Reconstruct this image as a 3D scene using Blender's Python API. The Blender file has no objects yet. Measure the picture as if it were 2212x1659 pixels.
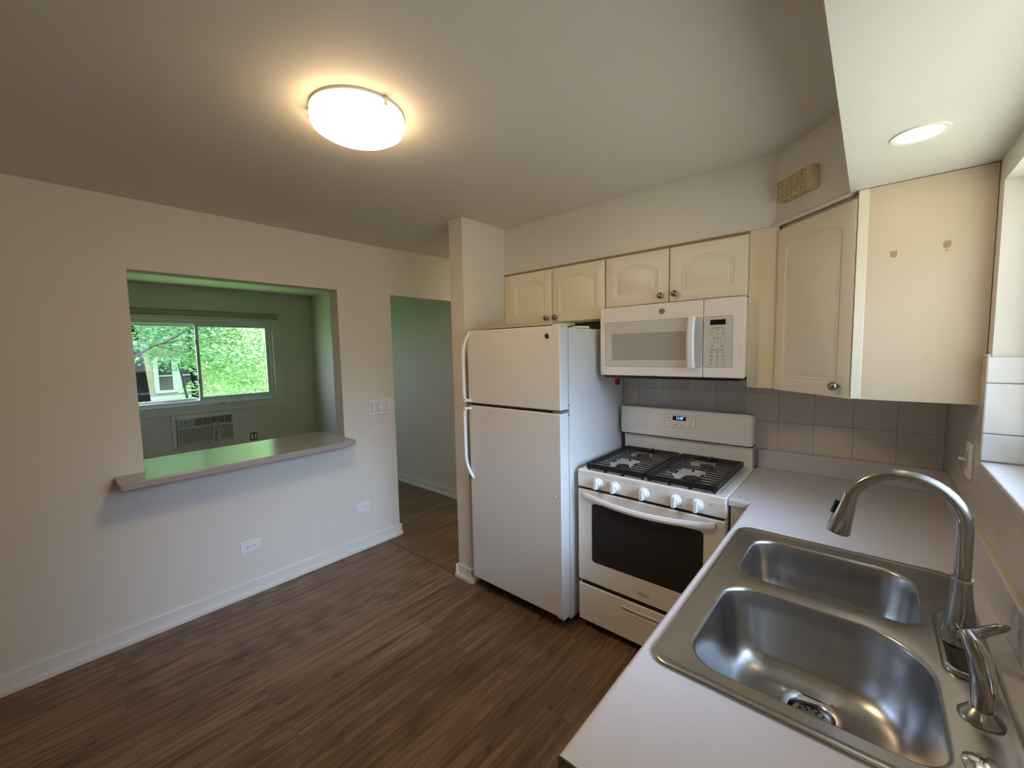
import bpy, bmesh, math, random
from mathutils import Vector, Matrix
PI = math.pi
random.seed(7)
C = bpy.context.scene.collection

# ------------------------------------------------------------------ materials
def mat(name, col, rough=.5, metal=0., spec=.5, bump=None, var=None, coat=0., trans=0., emit=None, aniso=0.):
    m = bpy.data.materials.new(name); m.use_nodes = True
    nt = m.node_tree; b = nt.nodes['Principled BSDF']
    b.inputs['Base Color'].default_value = (*col, 1); b.inputs['Roughness'].default_value = rough
    b.inputs['Metallic'].default_value = metal; b.inputs['Specular IOR Level'].default_value = spec
    b.inputs['Coat Weight'].default_value = coat; b.inputs['Transmission Weight'].default_value = trans
    b.inputs['Anisotropic'].default_value = aniso
    tc = nt.nodes.new('ShaderNodeTexCoord')
    if var:                                   # (scale, amount): slow tone variation and fine speckle of the thing's own colour
        n = nt.nodes.new('ShaderNodeTexNoise'); n.inputs['Scale'].default_value = var[0]; n.inputs['Detail'].default_value = 3
        nt.links.new(tc.outputs['Object'], n.inputs['Vector'])
        mx = nt.nodes.new('ShaderNodeMix'); mx.data_type = 'RGBA'
        a = var[1]; mx.inputs[6].default_value = (*[c*(1-a) for c in col], 1); mx.inputs[7].default_value = (*[min(1, c*(1+a)) for c in col], 1)
        nt.links.new(n.outputs['Fac'], mx.inputs[0]); nt.links.new(mx.outputs[2], b.inputs['Base Color'])
    if bump:                                  # (scale, strength, distance)
        n = nt.nodes.new('ShaderNodeTexNoise'); n.inputs['Scale'].default_value = bump[0]; n.inputs['Detail'].default_value = 4
        nt.links.new(tc.outputs['Object'], n.inputs['Vector'])
        bp = nt.nodes.new('ShaderNodeBump'); bp.inputs['Strength'].default_value = bump[1]; bp.inputs['Distance'].default_value = bump[2]
        nt.links.new(n.outputs['Fac'], bp.inputs['Height']); nt.links.new(bp.outputs[0], b.inputs['Normal'])
    if emit:
        b.inputs['Emission Color'].default_value = (*emit[0], 1); b.inputs['Emission Strength'].default_value = emit[1]
    return m

M = {}
M['wall'] = mat('wall_paint', (.74, .71, .645), .62, bump=(240, .12, .0015), var=(1.1, .015))
M['ceiling'] = mat('ceiling_paint', (.74, .71, .655), .7, bump=(160, .12, .002), var=(.9, .02))
M['soffit'] = mat('soffit_paint', (.72, .71, .66), .38, bump=(90, .05, .001))
M['trim'] = mat('trim_paint', (.76, .75, .71), .4)
M['vinyl'] = mat('white_vinyl', (.74, .78, .78), .35)
M['cabinet'] = mat('cream_thermofoil', (.85, .80, .66), .38, var=(3, .01))
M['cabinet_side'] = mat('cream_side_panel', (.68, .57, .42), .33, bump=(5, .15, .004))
M['filler'] = mat('tan_filler_board', (.78, .66, .47), .45)
M['gap_shade'] = mat('painted_gap_shade', (.33, .25, .15), .8)  # brown strip painted for the shadow line between door tops and soffit
M['dark_gap'] = mat('dark_cavity', (.02, .018, .015), .8)
M['enamel'] = mat('white_enamel', (.84, .82, .78), .22, bump=(30, .03, .001))
M['mwhite'] = mat('white_plastic', (.86, .83, .78), .32)
M['fridge'] = mat('fridge_textured_steel', (.74, .73, .70), .38, bump=(420, .25, .0015))
M['handle'] = mat('white_handle_plastic', (.84, .84, .82), .2)
M['knobwhite'] = mat('range_knob_plastic', (.88, .89, .90), .25)
M['black'] = mat('black_plastic', (.012, .012, .012), .35)
M['iron'] = mat('cast_iron', (.010, .010, .012), .42, bump=(300, .2, .001))
M['ovenglass'] = mat('oven_glass', (.028, .028, .030), .22, spec=.5)
M['mwglass'] = mat('microwave_window', (.42, .40, .37), .25, bump=(900, .1, .0005))
M['greypanel'] = mat('control_panel_grey', (.62, .62, .58), .35)
M['print'] = mat('grey_print', (.10, .10, .10), .6)
M['line'] = mat('fine_print_line', (.33, .32, .30), .5)
M['nickel'] = mat('satin_nickel', (.30, .28, .26), .28, metal=1)
M['logo'] = mat('logo_grey', (.22, .20, .18), .4, metal=.6)
M['chrome'] = mat('chrome', (.75, .76, .78), .08, metal=1)
M['counter'] = mat('grey_laminate', (.62, .60, .635), .38, var=(420, .16), bump=(300, .05, .0005))
M['ledge'] = mat('ledge_laminate', (.40, .37, .36), .20, var=(420, .12), bump=(60, .04, .0006))
M['endcap'] = mat('laminate_end', (.17, .165, .15), .5)
M['caulk'] = mat('yellowed_caulk', (.62, .57, .42), .5)
M['plate'] = mat('cover_plate_white', (.82, .82, .82), .3)
M['yellowed'] = mat('yellowed_plastic', (.60, .50, .26), .45)
M['yellow_shade'] = mat('yellowed_recess_shade', (.42, .33, .15), .6)  # darker copy of the plastic, shade painted for grid recesses and slots
M['shade'] = mat('lamp_glass', (.9, .85, .75), .4, emit=((1., .70, .40), 19.))
def side_dim(m, z_top, z_low, e_top, e_low):
    # frosted glass lamp: the rim near the ceiling glows less than the face below the bulbs
    nt = m.node_tree; tc = nt.nodes.new('ShaderNodeTexCoord'); sp = nt.nodes.new('ShaderNodeSeparateXYZ'); nt.links.new(tc.outputs['Object'], sp.inputs[0])
    mr = nt.nodes.new('ShaderNodeMapRange'); mr.inputs[1].default_value = z_top; mr.inputs[2].default_value = z_low; mr.inputs[3].default_value = e_top; mr.inputs[4].default_value = e_low
    nt.links.new(sp.outputs['Z'], mr.inputs[0]); nt.links.new(mr.outputs[0], nt.nodes['Principled BSDF'].inputs['Emission Strength'])
side_dim(M['shade'], -.022, -.066, 2.6, 23.)
M['can_emit'] = mat('recessed_lens', (.9, .85, .8), .4, emit=((1., .70, .42), 10.))
M['hall_emit'] = mat('hall_lamp_glass', (.9, .85, .8), .4, emit=((1., .86, .52), 20.))
M['display'] = mat('display_black', (.006, .006, .010), .15)
M['digit'] = mat('blue_digits', (.1, .2, .9), .4, emit=((.12, .28, 1.), 2.0))
M['red'] = mat('red_sticker', (.50, .03, .02), .4)
M['residue'] = mat('adhesive_residue', (.42, .28, .17), .7)
M['cardboard'] = mat('cardboard', (.50, .42, .30), .8)
M['paper'] = mat('paper_sheet', (.78, .76, .72), .7)
M['acbeige'] = mat('aged_beige_plastic', (.60, .56, .44), .5)
M['acdark'] = mat('ac_grille_recess', (.06, .055, .045), .6)
M['blind'] = mat('blind_rail_taupe', (.42, .38, .28), .45)
M['bark'] = mat('shaded_bark', (.006, .005, .005), .95, spec=.1, bump=(9, .6, .03), var=(5, .4))  # near black: the trunk's shade is put into the bark colour
M['leafwood'] = mat('grey_branch', (.018, .016, .014), .8)
M['stone'] = mat('tan_stone', (.34, .26, .17), .85, bump=(4, .4, .04), var=(2.2, .35))
M['stonetrim'] = mat('pale_limestone', (.40, .42, .36), .8, var=(4, .2))
M['farglass'] = mat('dark_window_glass', (.012, .022, .02), .08)
M['paving'] = mat('concrete_paving', (.40, .37, .32), .9, var=(2, .2))
M['lawn'] = mat('lawn', (.12, .25, .06), .9, var=(3, .3))

def glass_mat():
    m = bpy.data.materials.new('window_glass'); m.use_nodes = True; nt = m.node_tree; nt.nodes.clear()
    o = nt.nodes.new('ShaderNodeOutputMaterial'); t = nt.nodes.new('ShaderNodeBsdfTransparent'); g = nt.nodes.new('ShaderNodeBsdfGlossy')
    t.inputs[0].default_value = (.93, .97, .95, 1); g.inputs['Roughness'].default_value = .02
    lw = nt.nodes.new('ShaderNodeLayerWeight'); lw.inputs[0].default_value = .5
    pw = nt.nodes.new('ShaderNodeMath'); pw.operation = 'POWER'; pw.inputs[1].default_value = 5; nt.links.new(lw.outputs['Facing'], pw.inputs[0])
    f = nt.nodes.new('ShaderNodeMath'); f.operation = 'MULTIPLY_ADD'; f.inputs[1].default_value = .55; f.inputs[2].default_value = .03; nt.links.new(pw.outputs[0], f.inputs[0])
    mx = nt.nodes.new('ShaderNodeMixShader'); nt.links.new(f.outputs[0], mx.inputs[0]); nt.links.new(t.outputs[0], mx.inputs[1]); nt.links.new(g.outputs[0], mx.inputs[2])
    nt.links.new(mx.outputs[0], o.inputs[0]); return m
M['glass'] = glass_mat()

def leaf_mat(name, c1, c2):
    m = bpy.data.materials.new(name); m.use_nodes = True; nt = m.node_tree; nt.nodes.clear()
    o = nt.nodes.new('ShaderNodeOutputMaterial'); d = nt.nodes.new('ShaderNodeBsdfDiffuse'); t = nt.nodes.new('ShaderNodeBsdfTranslucent')
    g = nt.nodes.new('ShaderNodeBsdfGlossy'); g.inputs['Roughness'].default_value = .35
    geo = nt.nodes.new('ShaderNodeNewGeometry'); r = nt.nodes.new('ShaderNodeMix'); r.data_type = 'RGBA'
    r.inputs[6].default_value = (*c1, 1); r.inputs[7].default_value = (*c2, 1)
    nt.links.new(geo.outputs['Random Per Island'], r.inputs[0])
    nt.links.new(r.outputs[2], d.inputs[0]); nt.links.new(r.outputs[2], t.inputs[0])
    a = nt.nodes.new('ShaderNodeMixShader'); a.inputs[0].default_value = .5; nt.links.new(d.outputs[0], a.inputs[1]); nt.links.new(t.outputs[0], a.inputs[2])
    b = nt.nodes.new('ShaderNodeMixShader'); b.inputs[0].default_value = .10; nt.links.new(a.outputs[0], b.inputs[1]); nt.links.new(g.outputs[0], b.inputs[2])
    nt.links.new(b.outputs[0], o.inputs[0]); return m
M['leaf1'] = leaf_mat('maple_leaf_deep', (.09, .28, .14), (.42, .66, .40))
M['leaf2'] = leaf_mat('maple_leaf_highlights', (.20, .44, .17), (.80, .92, .62))  # near-white end of the mix paints sun highlights into the leaves

def steel_mat(name, col, rough, scale=(1, 60, 1)):
    m = mat(name, col, rough, metal=1); nt = m.node_tree; b = nt.nodes['Principled BSDF']
    tc = nt.nodes.new('ShaderNodeTexCoord'); mp = nt.nodes.new('ShaderNodeMapping'); mp.inputs['Scale'].default_value = scale
    n = nt.nodes.new('ShaderNodeTexNoise'); n.inputs['Scale'].default_value = 9; n.inputs['Detail'].default_value = 5
    nt.links.new(tc.outputs['Object'], mp.inputs[0]); nt.links.new(mp.outputs[0], n.inputs['Vector'])
    mr = nt.nodes.new('ShaderNodeMapRange'); mr.inputs[3].default_value = rough*.95; mr.inputs[4].default_value = rough*1.08
    nt.links.new(n.outputs['Fac'], mr.inputs[0]); nt.links.new(mr.outputs[0], b.inputs['Roughness'])
    # water spots and scratches, duller patches
    n2 = nt.nodes.new('ShaderNodeTexNoise'); n2.inputs['Scale'].default_value = 14; n2.inputs['Detail'].default_value = 6
    nt.links.new(tc.outputs['Object'], n2.inputs['Vector'])
    bp = nt.nodes.new('ShaderNodeBump'); bp.inputs['Strength'].default_value = .012; bp.inputs['Distance'].default_value = .001
    nt.links.new(n2.outputs['Fac'], bp.inputs['Height']); nt.links.new(bp.outputs[0], b.inputs['Normal'])
    return m
M['steel'] = steel_mat('brushed_steel', (.48, .48, .485), .28)
M['drainsteel'] = mat('drain_steel', (.62, .63, .65), .22, metal=1)
M['faucet'] = steel_mat('brushed_nickel', (.42, .41, .40), .22, (60, 60, 2))

def floor_mat():
    m = mat('plank_vinyl', (.1, .06, .04), .42); nt = m.node_tree; b = nt.nodes['Principled BSDF']; L = nt.links.new
    tc = nt.nodes.new('ShaderNodeTexCoord')
    mp = nt.nodes.new('ShaderNodeMapping'); mp.inputs['Rotation'].default_value = (0, 0, PI/2)
    L(tc.outputs['Object'], mp.inputs[0])
    br = nt.nodes.new('ShaderNodeTexBrick'); br.offset = .37; br.inputs['Scale'].default_value = 1
    br.inputs['Brick Width'].default_value = 1.22; br.inputs['Row Height'].default_value = .155; br.inputs['Mortar Size'].default_value = .0007
    br.inputs['Color1'].default_value = (0, 0, 0, 1); br.inputs['Color2'].default_value = (1, 1, 1, 1); br.inputs['Mortar'].default_value = (.4, .4, .4, 1)
    L(mp.outputs[0], br.inputs['Vector'])
    # grain coordinates: shifted per plank
    sh = nt.nodes.new('ShaderNodeVectorMath'); sh.operation = 'MULTIPLY_ADD'; sh.inputs[1].default_value = (7.3, 3.1, 9.7)
    L(br.outputs['Color'], sh.inputs[0]); L(tc.outputs['Object'], sh.inputs[2])
    g = nt.nodes.new('ShaderNodeMapping'); g.inputs['Scale'].default_value = (34, 1.6, 1); L(sh.outputs[0], g.inputs[0])
    n1 = nt.nodes.new('ShaderNodeTexNoise'); n1.inputs['Scale'].default_value = 1; n1.inputs['Detail'].default_value = 7; n1.inputs['Roughness'].default_value = .68; n1.inputs['Distortion'].default_value = .7
    L(g.outputs[0], n1.inputs['Vector'])
    g2 = nt.nodes.new('ShaderNodeMapping'); g2.inputs['Scale'].default_value = (9, .75, 1); L(sh.outputs[0], g2.inputs[0])
    n2 = nt.nodes.new('ShaderNodeTexNoise'); n2.inputs['Scale'].default_value = 1; n2.inputs['Detail'].default_value = 3; n2.inputs['Distortion'].default_value = 1.2
    L(g2.outputs[0], n2.inputs['Vector'])
    # cathedral figure
    g3 = nt.nodes.new('ShaderNodeMapping'); g3.inputs['Scale'].default_value = (7, .9, 1); L(sh.outputs[0], g3.inputs[0])
    w = nt.nodes.new('ShaderNodeTexWave'); w.wave_type = 'RINGS'; w.inputs['Scale'].default_value = 2.2; w.inputs['Distortion'].default_value = 5; w.inputs['Detail'].default_value = 3; w.inputs['Detail Scale'].default_value = 1.4
    L(g3.outputs[0], w.inputs['Vector'])
    r1 = nt.nodes.new('ShaderNodeValToRGB'); cr = r1.color_ramp
    cr.elements[0].position = .25; cr.elements[0].color = (.036, .019, .010, 1)
    cr.elements[1].position = .66; cr.elements[1].color = (.265, .165, .098, 1)
    e = cr.elements.new(.46); e.color = (.140, .081, .043, 1)
    mx = nt.nodes.new('ShaderNodeMath'); mx.operation = 'MULTIPLY_ADD'; mx.inputs[1].default_value = .09; L(w.outputs['Fac'], mx.inputs[0])
    ad = nt.nodes.new('ShaderNodeMath'); ad.operation = 'MULTIPLY_ADD'; ad.inputs[1].default_value = .76; L(n1.outputs['Fac'], ad.inputs[0])
    sc = nt.nodes.new('ShaderNodeMath'); sc.operation = 'MULTIPLY'; sc.inputs[1].default_value = .16; L(n2.outputs['Fac'], sc.inputs[0]); L(sc.outputs[0], ad.inputs[2])
    L(ad.outputs[0], mx.inputs[2]); L(mx.outputs[0], r1.inputs[0])
    # plank to plank tone
    mr = nt.nodes.new('ShaderNodeMapRange'); mr.inputs[3].default_value = .90; mr.inputs[4].default_value = 1.10; L(br.outputs['Color'], mr.inputs[0])
    mu = nt.nodes.new('ShaderNodeMix'); mu.data_type = 'RGBA'; mu.blend_type = 'MULTIPLY'; mu.inputs[0].default_value = 1
    L(r1.outputs[0], mu.inputs[6]); L(mr.outputs[0], mu.inputs[7])
    # dark cracks along the grain
    g4 = nt.nodes.new('ShaderNodeMapping'); g4.inputs['Scale'].default_value = (13, .55, 1); L(sh.outputs[0], g4.inputs[0])
    n4 = nt.nodes.new('ShaderNodeTexNoise'); n4.inputs['Scale'].default_value = 1; n4.inputs['Detail'].default_value = 2; n4.inputs['Distortion'].default_value = .9; L(g4.outputs[0], n4.inputs['Vector'])
    rc = nt.nodes.new('ShaderNodeValToRGB'); c4 = rc.color_ramp; c4.elements[0].position = .486; c4.elements[0].color = (1, 1, 1, 1); c4.elements[1].position = .514; c4.elements[1].color = (1, 1, 1, 1)
    e = c4.elements.new(.5); e.color = (.20, .16, .14, 1); L(n4.outputs['Fac'], rc.inputs[0])
    mu2 = nt.nodes.new('ShaderNodeMix'); mu2.data_type = 'RGBA'; mu2.blend_type = 'MULTIPLY'; mu2.inputs[0].default_value = .8
    L(mu.outputs[2], mu2.inputs[6]); L(rc.outputs[0], mu2.inputs[7])
    mo = nt.nodes.new('ShaderNodeMix'); mo.data_type = 'RGBA'; L(br.outputs['Fac'], mo.inputs[0]); L(mu2.outputs[2], mo.inputs[6]); mo.inputs[7].default_value = (.09, .058, .04, 1)
    L(mo.outputs[2], b.inputs['Base Color'])
    bp = nt.nodes.new('ShaderNodeBump'); bp.inputs['Strength'].default_value = .12; bp.inputs['Distance'].default_value = .002
    L(n1.outputs['Fac'], bp.inputs['Height']); L(bp.outputs[0], b.inputs['Normal'])
    return m
M['floor'] = floor_mat()

def tile_mat(name, u_axis, u0, z0, w=.1555, h=.1525):
    """square glazed tiles; u runs along the wall, z up; u0, z0 on a joint"""
    m = mat(name, (.5, .47, .43), .16); nt = m.node_tree; b = nt.nodes['Principled BSDF']; L = nt.links.new
    tc = nt.nodes.new('ShaderNodeTexCoord'); sp = nt.nodes.new('ShaderNodeSeparateXYZ'); L(tc.outputs['Object'], sp.inputs[0])
    cb = nt.nodes.new('ShaderNodeCombineXYZ')
    for k, (src, o) in enumerate(((u_axis, u0), ('Z', z0))):
        a = nt.nodes.new('ShaderNodeMath'); a.operation = 'SUBTRACT'; a.inputs[1].default_value = o - (30*w if k == 0 else 30*h); L(sp.outputs[src], a.inputs[0]); L(a.outputs[0], cb.inputs[k])
    br = nt.nodes.new('ShaderNodeTexBrick'); br.offset = 0; br.squash = 1; br.inputs['Scale'].default_value = 1
    br.inputs['Brick Width'].default_value = w; br.inputs['Row Height'].default_value = h; br.inputs['Mortar Size'].default_value = .0014; br.inputs['Mortar Smooth'].default_value = .3
    br.inputs['Color1'].default_value = (.62, .57, .51, 1); br.inputs['Color2'].default_value = (.68, .62, .555, 1); br.inputs['Mortar'].default_value = (.34, .31, .27, 1)
    L(cb.outputs[0], br.inputs['Vector']); L(br.outputs['Color'], b.inputs['Base Color'])
    mr = nt.nodes.new('ShaderNodeMapRange'); mr.inputs[3].default_value = .14; mr.inputs[4].default_value = .7; L(br.outputs['Fac'], mr.inputs[0]); L(mr.outputs[0], b.inputs['Roughness'])
    bp = nt.nodes.new('ShaderNodeBump'); bp.invert = True; bp.inputs['Strength'].default_value = .5; bp.inputs['Distance'].default_value = .0015
    L(br.outputs['Fac'], bp.inputs['Height']); L(bp.outputs[0], b.inputs['Normal'])
    return m
M['tile_back'] = tile_mat('glazed_tile_back', 'X', 1.9195, 1.173)
M['tile_right'] = tile_mat('glazed_tile_right', 'Y', -.012, 1.173)
M['tile_white'] = mat('white_bullnose_tile', (.72, .70, .69), .15, var=(8, .02))

# ------------------------------------------------------------------ mesh helpers
class MB:
    def __init__(s): s.bm = bmesh.new()
    def box(s, x0, x1, y0, y1, z0, z1):
        x0, x1 = min(x0, x1), max(x0, x1); y0, y1 = min(y0, y1), max(y0, y1); z0, z1 = min(z0, z1), max(z0, z1)
        v = [s.bm.verts.new((x, y, z)) for z in (z0, z1) for y in (y0, y1) for x in (x0, x1)]
        for f in ((0, 2, 3, 1), (4, 5, 7, 6), (0, 1, 5, 4), (2, 6, 7, 3), (0, 4, 6, 2), (1, 3, 7, 5)): s.bm.faces.new([v[i] for i in f])
        return s
    def loft(s, rings, closed=True, cap0=True, cap1=True):
        vs = [[s.bm.verts.new(p) for p in r] for r in rings]
        n = len(vs[0])
        for a, b in zip(vs, vs[1:]):
            for i in range(n if closed else n-1):
                j = (i+1) % n; s.bm.faces.new((a[i], a[j], b[j], b[i]))
        if cap0: s.bm.faces.new(list(reversed(vs[0])))
        if cap1: s.bm.faces.new(vs[-1])
        return s
    def prism(s, pts, z0, z1):
        return s.loft([[(x, y, z0) for x, y in pts], [(x, y, z1) for x, y in pts]])
    def lathe(s, prof, c=(0, 0, 0), axis='Z', n=28, cap0=True, cap1=True):
        rings = []
        for r, h in prof:
            ring = []
            for k in range(n):
                a = 2*PI*k/n; p = (r*math.cos(a), r*math.sin(a), h)
                if axis == 'X': p = (p[2], p[0], p[1])
                elif axis == 'Y': p = (p[0], p[2], p[1])
                elif axis == '-Y': p = (p[0], -p[2], p[1])
                ring.append((c[0]+p[0], c[1]+p[1], c[2]+p[2]))
            rings.append(ring)
        return s.loft(rings, cap0=cap0, cap1=cap1)
    def tube(s, pts, r, n=12, up=(0, 0, 1)):
        P = [Vector(p) for p in pts]; R = r if isinstance(r, (list, tuple)) else [r]*len(P); rings = []
        u = None
        for i, p in enumerate(P):
            t = (P[min(i+1, len(P)-1)]-P[max(i-1, 0)]).normalized()
            if u is None:
                u = Vector(up)
                if abs(u.dot(t)) > .95: u = Vector((1, 0, 0))
            u = (u - t*u.dot(t)).normalized(); w = t.cross(u)
            rr = R[i] if isinstance(R[i], tuple) else (R[i], R[i])
            rings.append([tuple(p+u*math.cos(2*PI*k/n)*rr[0]+w*math.sin(2*PI*k/n)*rr[1]) for k in range(n)])
        return s.loft(rings)
    def build(s, name, m, parent=None, smooth=None, bevel=0, seg=2, T=None):
        if T is not None: s.bm.transform(T)
        bmesh.ops.recalc_face_normals(s.bm, faces=s.bm.faces)
        me = bpy.data.meshes.new(name); s.bm.to_mesh(me); s.bm.free()
        o = bpy.data.objects.new(name, me); C.objects.link(o); me.materials.append(M[m] if isinstance(m, str) else m)
        if smooth:
            for p in me.polygons: p.use_smooth = True
            me.set_sharp_from_angle(angle=math.radians(smooth))
        if bevel:
            b = o.modifiers.new('bevel', 'BEVEL'); b.width = bevel; b.segments = seg; b.limit_method = 'ANGLE'; b.angle_limit = math.radians(40)
            if seg > 2:
                for p in me.polygons: p.use_smooth = True
                b.harden_normals = True
        if parent is not None: o.parent = parent
        return o
def tag(o, label, cat, group=None):
    o['label'] = label; o['category'] = cat
    if group: o['group'] = group
    return o
def thing(name, label, cat, loc=(0, 0, 0), group=None, rz=0):
    """an Empty at the thing's base; parts are built in the thing's local frame"""
    o = bpy.data.objects.new(name, None); C.objects.link(o); o.location = loc; o.rotation_euler = (0, 0, rz); o.empty_display_size = .1
    return tag(o, label, cat, group)
def struct(o): o['kind'] = 'structure'; return o
def SB(name, m, *boxes, bevel=0):
    b = MB()
    for x in boxes: b.box(*x)
    return struct(b.build(name, m, bevel=bevel))
def rrect(x0, x1, y0, y1, r, n=6):
    """rounded rectangle, counter-clockwise from the lower right corner; r number or four (x1y0, x1y1, x0y1, x0y0)"""
    if not isinstance(r, (tuple, list)): r = (r,)*4
    out = []
    for (cx, cy, a0, rr) in ((x1, y0, -PI/2, r[0]), (x1, y1, 0, r[1]), (x0, y1, PI/2, r[2]), (x0, y0, PI, r[3])):
        ox = cx + (-rr if cx == x1 else rr); oy = cy + (-rr if cy == y1 else rr)
        for k in range(n+1):
            a = a0 + PI/2*k/n; out.append((ox+rr*math.cos(a), oy+rr*math.sin(a)))
    return out
def text(body, size, name, m, parent, loc, rot=(PI/2, 0, 0), align='CENTER', sx=1., depth=.0002):
    cu = bpy.data.curves.new(name, 'FONT'); cu.body = body; cu.size = size; cu.align_x = align; cu.align_y = 'CENTER'; cu.extrude = depth; cu.offset = size*.02
    o = bpy.data.objects.new(name, cu); C.objects.link(o); cu.materials.append(M[m]); o.location = loc; o.rotation_euler = rot; o.scale = (sx, 1, 1)
    dgx = bpy.context.evaluated_depsgraph_get(); me = bpy.data.meshes.new_from_object(o.evaluated_get(dgx)); bpy.data.objects.remove(o)
    me.name = name; me.materials.clear(); me.materials.append(M[m])
    o = bpy.data.objects.new(name, me); C.objects.link(o); o.location = loc; o.rotation_euler = rot; o.scale = (sx, 1, 1)
    if parent is not None: o.parent = parent
    return o

# ------------------------------------------------------------------ key dimensions
W = 3.336; H = 2.444; XL = -3.3; YH = .285; YF = -4.3
P0, P1, PT, PB = -2.233, -1.063, 2.066, .905
DZ = 2.066; YL = -.607

# ------------------------------------------------------------------ setting
SB('floor', 'floor', (XL-.15, W+.15, YF-.15, 3.2, -.12, 0))
SB('ceiling', 'ceiling', (0, W+.15, YF-.15, -.73, H, H+.2), (.916, W+.15, -.73, .15, H, H+.2))
hc = MB()   # hall ceiling: rises very slightly from the partition on
hc.loft([[(-.0, -.73, H), (.916, -.73, H), (.916, -.73, H+.25), (0, -.73, H+.25)], [(-.0, 3.2, H+.09), (.916, 3.2, H+.09), (.916, 3.2, H+.30), (0, 3.2, H+.30)]])
struct(hc.build('ceiling_hall', 'ceiling'))
SB('ceiling_living', 'ceiling', (XL-.15, 0, YF-.15, 3.2, H, H+.2))
SB('wall_left', 'wall', (-.122, 0, YF, P0, 0, H), (-.122, 0, P0, P1, 0, PB), (-.122, 0, P0, P1, PT, H), (-.122, 0, P1, YL, 0, H),
   (-.122, 0, YL, YH, DZ, H), (-.122, 0, YH, 3.2, 0, H))
SB('wall_partition', 'wall', (.9158, 1.0425, -.735, 3.2, 0, H))
SB('wall_back', 'wall', (1.0425, W+.15, 0, .15, 0, H))
WY0, WY1, WZ0, WZ1 = -1.92, -.70, 1.198, 2.05
SB('wall_right', 'wall', (W, W+.15, YF, WY0, 0, H), (W, W+.15, WY1, 0, 0, H), (W, W+.15, WY0, WY1, 0, WZ0), (W, W+.15, WY0, WY1, WZ1, H))
SB('wall_front', 'wall', (XL-.15, W+.15, YF-.15, YF, 0, H))
SB('wall_hall_end', 'wall', (0, .916, 3.05, 3.2, 0, H+.1))
SB('wall_living', 'wall', (XL, -1.9, .165, YH+.12, 0, H), (-1.9, -.122, YH, YH+.12, 0, H))
LY0, LY1, LZ0, LZ1 = -2.08, -.383, .985, 2.04
SB('wall_far', 'wall', (XL-.15, XL, YF, LY0, 0, H), (XL-.15, XL, LY1, YH+.12, 0, H), (XL-.15, XL, LY0, LY1, 0, LZ0), (XL-.15, XL, LY0, LY1, LZ1, H))
# soffits: over the back cabinets, diagonal over the corner cabinet, along the right wall
SZ = 2.125
SB_pts = [(1.0425, 0), (1.0425, -.327), (2.706, -.327), (2.982, -.603), (2.982, YF), (W, YF), (W, 0)]
sf = MB(); sf.prism(SB_pts, SZ, H); struct(sf.build('soffit', 'soffit'))
bd = MB(); bd.tube([(2.700, -.330, SZ), (2.984, -.607, SZ)], .010, 10); struct(bd.build('trim_3', 'soffit', smooth=60))
# baseboards with shoe moulding
def baseboard(name, p, q, n, h=.095, t=.012, shoe=.012):
    """board along p->q, n = outward normal"""
    (x0, y0), (x1, y1) = p, q
    b = MB()
    def strip(t0, t1, z0, z1):
        xs = [x0+n[0]*t0, x1+n[0]*t0, x0+n[0]*t1, x1+n[0]*t1]; ys = [y0+n[1]*t0, y1+n[1]*t0, y0+n[1]*t1, y1+n[1]*t1]
        b.box(min(xs), max(xs), min(ys), max(ys), z0, z1)
    strip(0, t, 0, h); strip(t, t+shoe, 0, .028)
    return struct(b.build(name, 'trim', bevel=.003))
baseboard('baseboard_left', (0, YF), (0, YL), (1, 0))
baseboard('baseboard_partition_end', (.9158, -.735), (1.0425, -.735), (0, -1))
baseboard('baseboard_partition_side', (1.0425, -.759), (1.0425, -.40), (1, 0))
baseboard('baseboard_partition_hall', (.9158, -.759), (.9158, 3.05), (-1, 0))
baseboard('baseboard_living', (-1.9, YH), (-.122, YH), (0, -1))
baseboard('baseboard_living_corner', (XL, .165), (-1.9, .165), (0, -1))
baseboard('baseboard_far', (XL, YF), (XL, .165), (1, 0))
baseboard('baseboard_living_side', (-.122, YF), (-.122, YL), (-1, 0))
baseboard('baseboard_jamb', (-.122, YL), (.018, YL), (0, 1))
baseboard('baseboard_front', (0, YF), (W, YF), (0, 1))
# flat transition strip across the opening to the hall
SB('trim_1', mat('transition_strip', (.13, .078, .05), .4, bump=(60, .2, .001)), (.026, .905, -.745, -.705, 0, .006), bevel=.002)

# backsplash tile
SB('backsplash_back', 'tile_back', (1.80, W, -.012, 0, 1.016, 1.50))
SB('backsplash_right', 'tile_right', (W-.010, W, -.637, -.012, 1.016, 1.42), (W-.010, W, WY1, -.637, 1.016, 1.53), (W-.010, W, -2.073, WY1, 1.016, WZ0+.002))
bt = MB()   # bullnose tiles on the jamb and the sill of the kitchen window, pieces with joints
zz = [WZ0+.016, 1.30, 1.455, 1.535]
for a, b_ in zip(zz, zz[1:]): bt.box(W-.011, W+.085, WY1-.010, WY1, a+.001, b_-.001)
bt.box(W-.011, W-.0005, WY1+.0005, -.637, 1.53, 1.542)
y = WY1-.010
while y > WY0: bt.box(W-.013, W+.085, max(y-.152, WY0), y-.0015, WZ0, WZ0+.015); y -= .1525
struct(bt.build('trim_2', 'tile_white', bevel=.004))

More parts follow.
